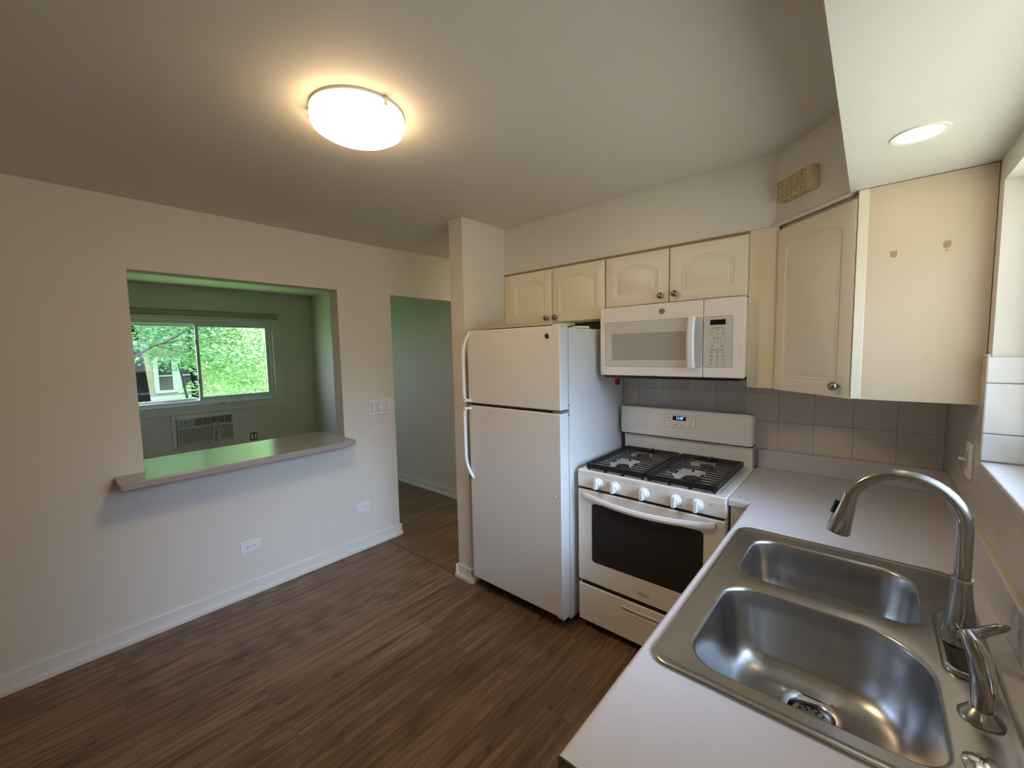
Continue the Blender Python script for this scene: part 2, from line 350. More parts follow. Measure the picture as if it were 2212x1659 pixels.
# kitchen window (mostly outside the picture)
kw = MB(); x0, x1 = W+.09, W+.13; yc = (WY0+WY1)/2
for bx in ((x0, x1, WY0, WY0+.05, WZ0+.01, WZ1), (x0, x1, WY1-.05, WY1, WZ0+.01, WZ1), (x0, x1, WY0+.05, WY1-.05, WZ0+.01, WZ0+.06), (x0, x1, WY0+.05, WY1-.05, WZ1-.05, WZ1), (x0, x1, yc-.025, yc+.025, WZ0+.06, WZ1-.05)): kw.box(*bx)
w2 = struct(kw.build('window_2', 'vinyl', bevel=.004))
MB().box(W+.108, W+.112, WY0+.05, WY1-.05, WZ0+.06, WZ1-.05).build('glass_pane', 'glass', w2)

# living-room window
def bars(b, x0, x1, y0, y1, z0, z1, w, wt=None, wb=None):
    wt = wt or w; wb = wb or w
    b.box(x0, x1, y0, y0+w, z0, z1); b.box(x0, x1, y1-w, y1, z0, z1); b.box(x0, x1, y0+w, y1-w, z0, z0+wb); b.box(x0, x1, y0+w, y1-w, z1-wt, z1)
wf = MB(); bars(wf, XL-.12, XL-.02, LY0, LY1, LZ0, LZ1, .045, .05, .05)
w1 = struct(wf.build('window_1', 'vinyl', bevel=.004))
s1 = MB(); bars(s1, XL-.06, XL-.03, -1.255, LY1-.045, LZ0+.05, LZ1-.05, .035, .03, .042); sash = s1.build('sash', 'vinyl', w1, bevel=.003)
MB().box(XL-.047, XL-.043, -1.22, LY1-.08, LZ0+.09, LZ1-.08).build('glass_pane', 'glass', sash)
s2 = MB(); bars(s2, XL-.11, XL-.08, LY0+.045, -1.21, LZ0+.05, LZ1-.05, .032, .03, .03); sash2 = s2.build('sash', 'vinyl', w1, bevel=.003)
MB().box(XL-.097, XL-.093, LY0+.075, -1.24, LZ0+.08, LZ1-.08).build('glass_pane', 'glass', sash2)
cs = MB(); bars(cs, XL, XL+.014, LY0-.10, LY1+.10, LZ0-.105, LZ1+.09, .10, .09, .105); cs.build('casing', 'trim', w1, bevel=.003)
st = MB(); st.box(XL-.02, XL+.018, LY0, LY1, LZ0-.004, LZ0+.006); st.build('stool', 'vinyl', w1, bevel=.002)
MB().box(XL+.001, XL+.024, -1.07, -.99, LZ0-.012, LZ0+.018).build('lock_latch', 'acbeige', w1, bevel=.004)
MB().box(XL-.03, XL-.015, -1.262, -1.245, 1.74, 1.80).box(XL-.03, XL-.015, -1.262, -1.245, 1.25, 1.31).build('sash_catch', 'nickel', w1, bevel=.003)

# blind head rail above the living-room window
bl = thing('blind', 'taupe blind raised into its head rail above the far window', 'blind', (XL, -1.23, 2.08))
MB().box(.016, .075, -.93, .915, .012, .068).build('headrail', 'blind', bl, bevel=.006)
MB().box(.020, .068, -.925, .900, -.004, .010).build('bottom_rail', 'blind', bl, bevel=.003)
MB().box(.010, .080, -.935, .925, .070, .078).build('valance', 'acbeige', bl, bevel=.002)

# ------------------------------------------------------------------ pass-through ledge
lg = thing('bar_ledge', 'grey laminate bar ledge laid across the pass-through opening', 'ledge', (0, -1.65, PB))
pts = rrect(-.39, .215, -.70, .585, .001, 3)
outline = [(.0, -.71), (.205, -.71), (.215, -.70), (.215, .555), (.175, .583), (-.30, .583), (-.36, .56), (-.385, .51), (-.385, -.581), (.0, -.581)]
q = MB(); q.prism(outline, .001, .042)
q.build('ledge_top', 'ledge', lg, bevel=.010, seg=4)

# ------------------------------------------------------------------ kitchen wall plates
def plate(name, label, cat, loc, w, h, kind, group=None, nrm='X'):
    t = thing(name, label, cat, loc, group)
    MB().box(0, .006, -w/2, w/2, -h/2, h/2).build('cover_plate', 'plate', t, bevel=.0025)
    return t
t = plate('light_switch', 'double rocker light switch plate on the left wall beside the doorway', 'light switch', (0, -.783, 1.142), .128, .122, 0)
for yy in (-.028, .028):
    r = MB().box(.006, .0075, yy-.019, yy+.019, -.037, .037).build('switch_frame', 'line', t); MB().box(.006, .012, yy-.0165, yy+.0165, -.034, .034).build('rocker', 'plate', r, bevel=.002)
t = plate('light_switch', 'single rocker light switch plate at the doorway corner', 'light switch', (0, -.671, 1.140), .072, .120, 0)
r = MB().box(.006, .0075, -.019, .019, -.037, .037).build('switch_frame', 'line', t); MB().box(.006, .012, -.0165, .0165, -.034, .034).build('rocker', 'plate', r, bevel=.002)
t = plate('blank_cover_plate', 'blank white wall plate with two dark screws low on the left wall', 'wall plate', (0, -.944, .341), .122, .074, 0)
for yy in (-.042, .042): MB().lathe([(.0035, 0), (.003, .0015)], (.006, yy, 0), 'X', 10).build('screw', 'black', t)
t = plate('wall_outlet', 'horizontal white duplex outlet low on the left wall under the bar ledge', 'outlet', (0, -1.745, .329), .122, .076, 0)
MB().box(.006, .009, -.034, .034, -.017, .017).build('receptacle', 'plate', t, bevel=.0015)
sl = MB()
for yy in (-.020, .016):
    sl.box(.009, .0094, yy-.006, yy+.002, .005, .0075); sl.box(.009, .0094, yy-.006, yy+.002, -.0075, -.005); sl.lathe([(.0028, 0), (.0028, .0004)], (.009, yy+.009, 0), 'X', 8)
sl.build('outlet_slot', 'black', t)
t = thing('light_switch', 'white toggle switch plate on the tiles at the corner by the window', 'light switch', (W-.010, -.57, 1.185))
MB().box(-.010, 0, -.036, .036, -.058, .058).build('cover_plate', 'plate', t, bevel=.003)
MB().box(-.012, -.010, -.006, .006, -.030, .030).build('switch_slot', 'line', t); MB().tube([(-.010, 0, 0), (-.030, 0, .004)], [.0045, .0055], 8).build('toggle', 'plate', t, smooth=40)

# ------------------------------------------------------------------ lamps
t = thing('ceiling_light', 'round flush ceiling lamp with glowing glass shade', 'ceiling lamp', (1.63, -1.765, H))
MB().lathe([(.161, 0), (.162, -.009), (.155, -.012)], n=56).build('mounting_pan', 'trim', t, smooth=40)
MB().lathe([(.150, -.010), (.1600, -.015), (.1630, -.034), (.155, -.052), (.132, -.066), (.09, -.075), (.045, -.079), (.001, -.080)], n=56).build('glass_shade', 'shade', t, smooth=50)
for a in (1.95, .05, 4.1):
    MB().box(.158, .168, -.006, .006, -.030, -.004).build('clip', 'chrome', t, bevel=.002, T=Matrix.Rotation(a, 4, 'Z'))
for (px_, py_, lab) in ((3.134, -1.035, 'small recessed downlight in the soffit near the corner cabinet'), (3.134, -2.75, 'recessed downlight in the soffit behind the sink end')):
    t = thing('recessed_light', lab, 'downlight', (px_, py_, SZ))
    MB().lathe([(.045, .0005), (.045, -.002), (.058, -.003), (.059, .0005)], n=40, cap0=False, cap1=False).build('trim_ring', 'trim', t, smooth=40)
    MB().lathe([(.0445, -.0005), (.044, -.003), (.03, -.005), (.001, -.006)], n=40).build('lens', 'can_emit', t, smooth=40)
t = thing('ceiling_light', 'round hall ceiling lamp beyond the doorway', 'ceiling lamp', (.46, 1.25, H+.045))
MB().lathe([(.13, .02), (.13, -.03), (.10, -.06), (.001, -.07)], n=32).build('glass_shade', 'hall_emit', t, smooth=50)

# door chime on the diagonal soffit face
dg = Matrix.Rotation(-PI/4, 4, 'Z')     # local x along the diagonal, local -y out of the wall
t = thing('door_chime', 'yellowed plastic door chime box with square grid front on the soffit', 'door chime', (2.812, -.4335, 2.252), rz=-PI/4)
MB().box(-.094, .094, -.034, 0, -.045, .045).build('case', 'yellowed', t, bevel=.003)
MB().box(-.090, .072, -.0355, -.034, -.041, .041).build('grid_recess_shade', 'yellow_shade', t)
g = MB()
for k in range(7): xx = -.092+k*.0262; g.box(xx, xx+.0065, -.0395, -.0345, -.043, .043)
for k in range(4): z0 = -.043+k*.0262; g.box(-.092, .0717, -.039, -.0345, z0, z0+.0065)
for i in range(6):
    for j in range(3): g.box(-.0825+i*.0262, -.0685+i*.0262, -.0385, -.035, -.0335+j*.0262, -.0195+j*.0262)
g.box(.0735, .0925, -.0395, -.034, -.043, .043)
g.build('grid', 'yellowed', t)
for k in range(3): MB().box(-.080+k*.053, -.049+k*.053, -.030, -.006, -.0457, -.044).build('vent_slot_shade', 'yellow_shade', t)

# ------------------------------------------------------------------ cabinet doors
def arch(x0, x1, z0, z1, rise, nb=8, ns=8, na=26):
    """closed outline with an arched top; arch springs z1-rise at the sides"""
    p = [(x0+(x1-x0)*k/nb, z0) for k in range(nb)] + [(x1, z0+(z1-rise-z0)*k/ns) for k in range(ns)]
    for k in range(na):
        s = k/na; x = x1+(x0-x1)*s
        p.append((x, z1-rise+rise*(1-(2*s-1)**2)))
    p += [(x0, z1-rise+(z0-z1+rise)*k/ns) for k in range(ns)]
    return p
def rectline(x0, x1, z0, z1, nb=8, ns=8, na=26):
    return [(x0+(x1-x0)*k/nb, z0) for k in range(nb)] + [(x1, z0+(z1-z0)*k/ns) for k in range(ns)] + [(x1+(x0-x1)*k/na, z1) for k in range(na)] + [(x0, z1+(z0-z1)*k/ns) for k in range(ns)]
def door(parent, w, h, loc, rz=0, knob=None, rise=.035, stile=.055, th=.019, name='door'):
    """raised arched-panel door; local origin lower left of the front side's back face; front looks to -y"""
    R = []
    def add(pts, y): R.append([(x, y, z) for x, z in pts])
    add(rectline(0, w, 0, h), 0); add(rectline(0, w, 0, h), -th+.005); add(rectline(.002, w-.002, .002, h-.002), -th+.0015); add(rectline(.006, w-.006, .006, h-.006), -th)
    s = stile
    def A(i): return arch(s+i, w-s-i, s+i, h-s-i*.8, max(.004, rise-i*.15))
    add(A(0), -th); add(A(.003), -th+.006); add(A(.008), -th+.0068); add(A(.011), -th+.003); add(A(.016), -th+.0025); add(A(.019), -th+.0058); add(A(.032), -th+.001)
    b = MB(); b.loft(R)
    d = b.build(name, 'cabinet', parent, smooth=22)
    d.location = loc; d.rotation_euler = (0, 0, rz)
    if knob:
        k = MB(); k.lathe([(.0075, 0), (.0065, .010), (.009, .014), (.0155, .017), (.0168, .022), (.0145, .028), (.008, .0315), (.001, .032)], (knob[0], -th, knob[1]), '-Y', 24)
        k.build('knob', 'nickel', d, smooth=50)
    return d

# wall cabinet above the refrigerator
CF = -.335
t = thing('wall_cabinet', 'cream two-door wall cabinet above the refrigerator', 'cabinet', (1.100, 0, 1.757))
MB().box(-.054, .757, CF, -.001, 0, .365).build('carcass', 'cabinet', t)
MB().box(-.054, .757, CF-.002, CF, .351, .366).build('top_gap_shade', 'gap_shade', t)
door(t, .366, .345, (.003, CF-.001, .004), knob=(.332, .030)); door(t, .378, .345, (.374, CF-.001, .004), knob=(.030, .030))
t = thing('wall_cabinet', 'cream two-door wall cabinet above the microwave', 'cabinet', (1.8575, 0, 1.819))
MB().box(.001, .748, CF, -.001, 0, .303).build('carcass', 'cabinet', t)
MB().box(.001, .748, CF-.002, CF, .289, .304).build('top_gap_shade', 'gap_shade', t)
door(t, .369, .283, (.003, CF-.001, .004), knob=(.333, .036), rise=.045); door(t, .367, .283, (.378, CF-.001, .004), knob=(.032, .040), rise=.045)
t = tag(MB().box(2.6065, 2.7255, -.338, -.001, 1.381, 2.122).build('filler_panel', 'filler', bevel=.002), 'tan filler board between the microwave and the corner cabinet', 'filler panel')
# diagonal corner cabinet
t = thing('corner_cabinet', 'tall cream diagonal corner wall cabinet with one arched door', 'corner cabinet', (0, 0, 1.381))
cp = [(2.727, -.002), (2.727, -.318), (3.034, -.625), (W-.001, -.625), (W-.001, -.002)]
cb = MB(); cb.prism(cp, 0, .742); cb.build('carcass', 'cabinet', t, bevel=.002)
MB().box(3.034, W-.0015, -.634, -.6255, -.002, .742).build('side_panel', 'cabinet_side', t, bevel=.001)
MB().box(3.006, 3.036, -.6345, -.6255, -.001, .742).build('corner_stile', 'cabinet', t, bevel=.002)
dl = .395
door(t, dl, .722, (2.7345, -.3355, -.004), rz=-PI/4, knob=(dl-.047, .045), rise=.040, stile=.052)
def blob(cx, cz, pts): return [(cx+a, cz+b) for a, b in pts]
for (cx, cz, pp, nm, mm) in ((3.106, .505, [(-.008, -.010), (.003, -.012), (.009, -.002), (.007, .012), (-.001, .008), (-.009, .012), (-.010, .002)], 'adhesive_mark', 'residue'),
                         (3.233, .513, [(-.008, -.009), (.005, -.009), (.009, .0), (.008, .013), (-.006, .015), (-.010, .004)], 'adhesive_mark', 'residue'),
                         (3.233, .499, [(-.004, -.005), (.005, -.003), (.002, .001), (-.004, .001)], 'adhesive_mark', 'residue'),
                         (3.203, .153, [(.0013*math.cos(a), .0013*math.sin(a)) for a in (0, 1, 2, 3, 4, 5)], 'screw_hole', 'dark_gap')):
    b = MB(); b.loft([[(x, -.634, z) for x, z in blob(cx, cz, pp)], [(x, -.6345, z) for x, z in blob(cx, cz, pp)]]); b.build(nm, mm, t)

# ------------------------------------------------------------------ microwave
t = thing('microwave', 'white over-the-range microwave hung above the stove', 'microwave', (1.853, 0, 1.428))
MW = .757; MHt = .387
MB().box(.004, MW-.004, -.375, -.014, .004, MHt-.002).build('case', 'mwhite', t, bevel=.004)
dr = MB(); dr.box(0, .570, -.408, -.376, 0, MHt); D = dr.build('door', 'mwhite', t, bevel=.006, seg=3)
f = MB(); f.loft([[(x, -.4085, z) for x, z in rrect(.032, .569, .050, .302, .010)], [(x, -.4078, z) for x, z in rrect(.032, .569, .050, .302, .010)]]); f.build('window_border', 'line', D)
f = MB(); f.loft([[(x, -.4092, z) for x, z in rrect(.034, .569, .052, .300, .009)], [(x, -.4084, z) for x, z in rrect(.034, .569, .052, .300, .009)]]); f.build('window_surround', 'greypanel', D)
f = MB(); f.loft([[(x, -.4096, z) for x, z in rrect(.076, .489, .088, .236, .008)], [(x, -.4091, z) for x, z in rrect(.076, .489, .088, .236, .008)]]); f.build('window_edge', 'line', D)
f = MB(); f.loft([[(x, -.4099, z) for x, z in rrect(.078, .487, .090, .234, .007)], [(x, -.4095, z) for x, z in rrect(.078, .487, .090, .234, .007)]]); f.build('window_pane', 'mwglass', D)
hd = MB(); hd.box(.512, .536, -.433, -.409, .052, .072); hd.box(.512, .536, -.433, -.409, .280, .300)
R = []
for k in range(13):
    s = k/12; z = .048+.256*s; yb = -.436-.014*math.sin(PI*s)
    R.append([(.506, yb+.010, z), (.506, yb, z), (.513, yb-.006, z), (.533, yb-.006, z), (.540, yb, z), (.540, yb+.010, z)])
hd.loft(R); hd.build('handle', 'handle', D, smooth=35)
lo = MB(); lo.lathe([(.0155, 0), (.0155, .0012), (.0145, .0018), (.001, .0018)], (.364, -.408, .345), '-Y', 32); lo.build('logo_disc', 'logo', D, smooth=30)
pn = MB(); pn.box(.572, MW, -.408, -.376, 0, MHt); Pn = pn.build('control_panel', 'mwhite', t, bevel=.006, seg=3)
f = MB(); f.loft([[(x, -.4085, z) for x, z in rrect(.574, .706, .050, .302, .010)], [(x, -.4078, z) for x, z in rrect(.574, .706, .050, .302, .010)]]); f.build('panel_border', 'line', Pn)
f = MB(); f.loft([[(x, -.4092, z) for x, z in rrect(.574, .704, .052, .300, .009)], [(x, -.4084, z) for x, z in rrect(.574, .704, .052, .300, .009)]]); f.build('key_panel', 'greypanel', Pn)
MB().box(.604, .674, -.4098, -.4091, .259, .284).build('display', 'display', Pn)
ty = -.4093
def mtext(s, x, z, size, nm='key_label', sx=.9): text(s, size, nm, 'print', Pn, (x, ty, z), sx=sx)
mtext('Sensor Microwave', .638, .244, .0078, 'panel_heading'); mtext('Express Cook', .638, .196, .0072, 'panel_heading'); mtext('Microwave Features', .638, .1375, .0078, 'panel_heading')
for (s, x, z) in (('Popcorn', .611, .234), ('Beverage', .638, .235), ('Reheat', .665, .236), ('Potato', .611, .215), ('Veggie', .638, .216), ('Chicken\nFish', .665, .216),
                  ('Cook\nTime', .617, .156), ('Power\nLevel', .660, .156), ('Auto\nDefrost', .611, .126), ('Time\nDefrost', .638, .127), ('Add\n30 Sec', .665, .126),
                  ('Timer\nOn/Off', .611, .108), ('Cooking\nOptions', .638, .107), ('My\nCycle', .665, .107), ('Surface\nLight', .611, .090), ('Vent\nFan', .638, .090), ('Settings', .665, .090),
                  ('Start\nPause', .611, .072), ('Cancel\nOff', .638, .072), ('Clock', .665, .072)):
    mtext(s, x, z, .0052)
for k, s in enumerate('1234567890'): mtext(s, .606+.016*(k % 5), .1850-.0125*(k//5), .0085)
for z in (.229, .2085, .1495, .1195, .1005, .083, .065):
    for x in ((.600, .622), (.627, .649), (.654, .676)): MB().box(x[0], x[1], -.4094, -.4090, z, z+.0006).build('key_line', 'line', Pn)
MB().box(.02, MW-.02, -.400, -.03, -.014, .003).build('underside_vent', 'black', t, bevel=.004)

# ------------------------------------------------------------------ refrigerator
FX, FW_ = 1.100, .7153
t = thing('refrigerator', 'white top-freezer refrigerator beside the partition', 'refrigerator', (FX, 0, 0))
MB().box(.003, FW_-.001, -.683, -.038, .035, 1.700).build('cabinet_body', 'fridge', t, bevel=.006, seg=3)
MB().box(.012, FW_-.012, -.690, -.683, .060, 1.700).build('gasket', mat('grey_gasket', (.28, .28, .27), .6), t)
fz = MB(); fz.box(0, FW_, -.772, -.691, 1.252, 1.711); FZ = fz.build('freezer_door', 'fridge', t, bevel=.007, seg=3)
fd = MB(); fd.box(0, FW_, -.772, -.691, .083, 1.236); FD = fd.build('fridge_door', 'fridge', t, bevel=.007, seg=3)
MB().box(.012, FW_-.03, -.760, -.695, 1.2365, 1.2515).build('door_gap', 'dark_gap', t)
MB().box(.02, FW_-.02, -.660, -.60, .006, .082).build('toe_gap_shade', 'dark_gap', t)  # dark fill put in for the shade of the toe gap
for xx in (.05, FW_-.05): MB().lathe([(.02, 0), (.02, .036)], (xx, -.66, 0), n=14).build('foot', 'black', t)
MB().box(FW_-.055, FW_+.001, -.760, -.672, 1.711, 1.718).build('hinge_cover', 'handle', t, bevel=.003)
hg = MB(); hg.box(FW_-.045, FW_+.002, -.765, -.685, 1.2375, 1.2505); hg.lathe([(.006, 0), (.006, .013)], (FW_-.045, -.771, 1.2375), n=12); hg.build('middle_hinge', 'chrome', t, bevel=.002)
for zz_ in (1.275, 1.222): MB().lathe([(.0045, 0), (.0045, .002)], (FW_-.001, -.6875, zz_), 'X', 10).build('hinge_screw', 'black', t)
MB().box(FW_-.05, FW_-.004, -.755, -.685, .060, .082).build('bottom_hinge', 'paper', t, bevel=.004)
def fr_handle(z_in, z_out, parent):
    """arched grip on the left edge: lower/upper foot thick at the door gap, long taper at the other end"""
    R = []; n = 22
    for k in range(n+1):
        s = k/n; z = z_in+(z_out-z_in)*s
        out = .040*min(1, (s/.05)**.5 if s < .05 else 1)*(1 if s < .62 else math.cos((s-.62)/.38*PI/2)**.75 if s < 1 else 0)
        xc = -.004+(.030*max(0, (s-.72)/.28)**1.5) + (.024*(1-s/.05) if s < .05 else 0)
        w = .011
        yb = -.771-out
        R.append([(xc-w, yb+.004, z), (xc-w*.6, yb-.006, z), (xc+w*.6, yb-.008, z), (xc+w, yb-.002, z), (xc+w, yb+.010, z), (xc-w, yb+.014, z)])
    b = MB(); b.loft(R); s_ = 1 if z_out > z_in else -1
    b.loft([[(x, y, zq) for x, y in ((-.014, -.768), (-.014, -.806), (-.008, -.813), (.004, -.812), (.026, -.790), (.034, -.768))] for zq in ((z_in, z_in+.013*s_) if s_ > 0 else (z_in-.013, z_in))])
    return b.build('handle', 'handle', parent, smooth=35)
fr_handle(1.262, 1.706, FZ); fr_handle(1.226, .757, FD)
lo = MB(); lo.lathe([(.016, 0), (.016, .002), (.0135, .0035), (.001, .0035)], (.633, -.772, 1.657), '-Y', 32); lo.build('logo_badge', 'chrome', FZ, smooth=30)
lo = MB(); lo.lathe([(.0125, 0), (.0125, .0040), (.001, .0040)], (.633, -.772, 1.657), '-Y', 32); lo.build('logo_face', 'black', FZ)
text('GE', .014, 'logo_letters', 'logo', FZ, (.633, -.7762, 1.657))
MB().lathe([(.006, 0), (.005, .003), (.001, .004)], (.678, -.772, .774), '-Y', 16).build('plug_button', 'handle', FD, smooth=40)
MB().lathe([(.003, 0), (.003, .0008)], (FW_-.001, -.35, 1.22), 'X', 10).build('plug_hole', 'dark_gap', t)
MB().box(FW_-.001, FW_+.0005, -.142, -.078, 1.345, 1.388).build('warning_sticker', 'red', t)
cbd = MB(); cbd.loft([[(1.150, -.700, 1.7215), (1.72, -.700, 1.7205), (1.72, -.47, 1.7205), (1.150, -.47, 1.7215)], [(1.142, -.705, 1.744), (1.72, -.700, 1.738), (1.72, -.47, 1.738), (1.142, -.47, 1.744)]])
tag(cbd.build('cardboard_sheet', 'cardboard'), 'flat tan cardboard lying on top of the refrigerator', 'cardboard')
pp = MB(); pp.loft([[(1.745, -.60, 1.7015), (1.812, -.60, 1.7015), (1.812, -.46, 1.7015), (1.745, -.46, 1.7015)], [(1.745, -.60, 1.7035), (1.812, -.60, 1.712), (1.812, -.46, 1.716), (1.745, -.46, 1.7035)]])
tag(pp.build('paper_scrap', 'paper'), 'small white paper on the refrigerator top behind the hinge', 'paper')

# ------------------------------------------------------------------ gas range
RX, RW = 1.846, .758
t = thing('gas_range', 'white freestanding gas range with black grates', 'stove', (RX, 0, 0))
RF = -.655
MB().box(.004, RW-.004, -.600, -.03, .045, .895).build('body', 'enamel', t, bevel=.004)
ct = MB()   # cooktop: raised rim round a shallow well
o1 = rrect(0, RW, RF, -.062, .010, 4); o2 = rrect(.004, RW-.004, RF+.004, -.066, .010, 4); i1 = rrect(.038, RW-.038, RF+.048, -.092, .02, 4); i2 = rrect(.050, RW-.050, RF+.060, -.102, .02, 4)
ct.loft([[(x, y, .893) for x, y in o1], [(x, y, .914) for x, y in o1], [(x, y, .918) for x, y in o2], [(x, y, .918) for x, y in i1], [(x, y, .910) for x, y in i2]])
ct.build('cooktop', 'enamel', t, smooth=25)
# control panel
cpn = MB(); cpn.loft([[(x, RF+.058, .822), (x, RF+.002, .822), (x, RF-.001, .892), (x, RF+.058, .892)] for x in (.001, RW-.001)]); CP = cpn.build('control_panel', 'enamel', t, bevel=.004)
def knob(x, z):
    b = MB(); b.lathe([(.028, 0), (.028, .005), (.025, .009)], (x, RF+.001, z), '-Y', 28); K = b.build('knob', 'knobwhite', t, smooth=40)
    g = MB(); g.lathe([(.022, .008), (.0195, .024), (.018, .025), (.001, .025)], (x, RF, z), '-Y', 24); g.box(x-.0085, x+.0085, RF-.040, RF-.006, z-.027, z+.027); g.build('knob_grip', 'knobwhite', K, bevel=.002)
for x in (.128, .226, .383, .539, .637): knob(x, .861)
for x in (.090, .197, .42, .572, .672): MB().lathe([(.0022, 0), (.0022, .0006)], (x, RF-.0003, .880), '-Y', 8).build('marker_dot', 'print', CP)
for (s, x) in (('OFF   LITE', .175), ('LITE   HI', .600), ('LITE   HI', .700)): text(s, .006, 'dial_print', 'line', CP, (x, RF-.0012, .876))
MB().box(.012, RW-.012, RF+.012, RF+.05, .808, .822).build('vent_gap', 'dark_gap', t)
od = MB(); od.box(.003, RW-.003, RF-.002, RF+.050, .288, .808); OD = od.build('oven_door', 'enamel', t, bevel=.005, seg=3)
wn = MB(); wn.loft([[(x, RF-.0035, z) for x, z in rrect(.091, .667, .412, .742, (.018,)*4)], [(x, RF-.0015, z) for x, z in rrect(.091, .667, .412, .742, .018)]]); wn.build('oven_window', 'ovenglass', OD)
oh = MB(); R = []
for k in range(25):
    s = k/24; x = .040+.678*s; bow = math.sin(PI*s)**.8 if 0 < s < 1 else 0; zc = .783-.020*bow; yy = RF-.010-.040*bow; hh = .0155
    R.append([(x, yy+.006, zc-hh), (x, yy-.002, zc-hh+.003), (x, yy-.006, zc), (x, yy-.002, zc+hh-.003), (x, yy+.006, zc+hh), (x, yy+.010, zc)])
oh.loft(R); oh.box(.040, .062, RF-.014, RF, .770, .797); oh.box(.696, .718, RF-.014, RF, .770, .797); oh.build('handle', 'enamel', OD, smooth=35)
text('Whirlpool', .018, 'brand_lettering', 'line', OD, (.385, RF-.0023, .330), sx=.8)
sw = MB(); sw.tube([(.383+.030*math.cos(a), RF-.0025, .330+.011*math.sin(a)) for a in [k*PI/8 for k in range(3, 15)]], .0007, 5); sw.build('brand_swirl', 'line', OD)
MB().box(.02, RW-.02, RF+.01, RF+.05, .262, .290).build('drawer_gap', 'dark_gap', t)
dw = MB()
# drawer front with a scooped pull
o = rectline(.003, RW-.003, .050, .262); 
def hs(i): return [(x, z) for x, z in [(.272+.21*k/8+ i*(1-2*k/8), .196+i) for k in range(8)] + [(.482-i+.010*math.sin(k/8*PI/2), .196+i+(.028-2*i)*k/8) for k in range(8)] + [(.492-i-(.23-2*i)*k/26, .224-i) for k in range(26)] + [(.262+i+.010*(k/8)**2, .224-i-(.028-2*i)*k/8) for k in range(8)]]
dw.loft([[(x, RF+.045, z) for x, z in o], [(x, RF+.004, z) for x, z in o], [(x, RF, z) for x, z in rectline(.006, RW-.006, .053, .259)], [(x, RF, z) for x, z in hs(0)], [(x, RF-.003, z) for x, z in hs(.0015)], [(x, RF+.016, z) for x, z in hs(.006)]])
DW = dw.build('drawer', 'enamel', t, smooth=30)
MB().box(.268, .488, RF-.006, RF, .222, .226).build('pull_lip', 'enamel', DW, bevel=.001)
for x in (.05, RW-.05): MB().lathe([(.016, 0), (.016, .046)], (x, -.60, 0), n=14).build('foot', 'black', t)
# back guard
bg = MB(); bg.loft([[(x, -.031, .890), (x, -.078, .890), (x, -.088, 1.030), (x, -.031, 1.030)] for x in (.010, RW-.010)]); bg.build('guard_base', 'enamel', t, bevel=.002)
MB().box(.010, RW-.010, -.090, -.031, 1.030, 1.040).build('guard_gap', 'dark_gap', t)
gp = MB(); gp.loft([[(x, -.096, z) for x, z in rrect(-.002, RW-.012, 1.040, 1.213, .014)], [(x, -.116, z) for x, z in rrect(-.002, RW-.012, 1.040, 1.213, .014)], [(x, -.119, z) for x, z in rrect(.002, RW-.016, 1.044, 1.209, .012)]])
GP = gp.build('back_guard', 'enamel', t, smooth=35)
MB().box(.006, RW-.006, -.1155, -.031, 1.040, 1.206).build('guard_shell', 'enamel', GP, bevel=.006)
f = MB(); f.loft([[(x, -.1196, z) for x, z in rrect(.278, .462, 1.106, 1.180, .009)], [(x, -.1188, z) for x, z in rrect(.278, .462, 1.106, 1.180, .009)]]); f.build('clock_border', 'line', GP)
f = MB(); f.loft([[(x, -.1200, z) for x, z in rrect(.280, .460, 1.108, 1.178, .008)], [(x, -.1195, z) for x, z in rrect(.280, .460, 1.108, 1.178, .008)]]); f.build('clock_panel', 'mwhite', GP)
MB().box(.331, .408, -.1208, -.1199, 1.149, 1.174).build('clock_display', 'display', GP, bevel=.0005)
text('11:47', .021, 'clock_digits', 'digit', GP, (.372, -.1212, 1.1615), sx=.9)
for (s, x, z, h) in (('Bake', .300, 1.163, .007), ('Broil', .316, 1.163, .005), ('Clean', .311, 1.143, .006), ('Timer', .421, 1.168, .006), ('Start', .443, 1.168, .006), ('+', .421, 1.158, .009), ('On', .441, 1.157, .008),
                     ('-', .421, 1.147, .009), ('Bake', .347, 1.122, .008), ('Broil', .384, 1.122, .008), ('Off', .432, 1.137, .007), ('Cancel', .430, 1.127, .005), ('Oven', .432, 1.117, .006)):
    text(s, h, 'key_label', 'print', GP, (x, -.1203, z))
# burners
def burner(x, y, r):
    b = MB(); b.lathe([(r+.012, .910), (r+.010, .915), (r, .917), (r, .926)], (x, y, 0), n=28); B = b.build('burner', mat('burner_base', (.35, .34, .33), .4, metal=.8), t, smooth=40)
    b = MB(); b.lathe([(r-.002, .926), (r, .930), (r-.003, .936), (.001, .937)], (x, y, 0), n=28); b.build('burner_cap', 'iron', B, smooth=40)
for (x, y, r) in ((.195, -.230, .040), (.195, -.500, .036), (.565, -.235, .032), (.565, -.500, .042), (.380, -.365, .034)): burner(x, y, r)
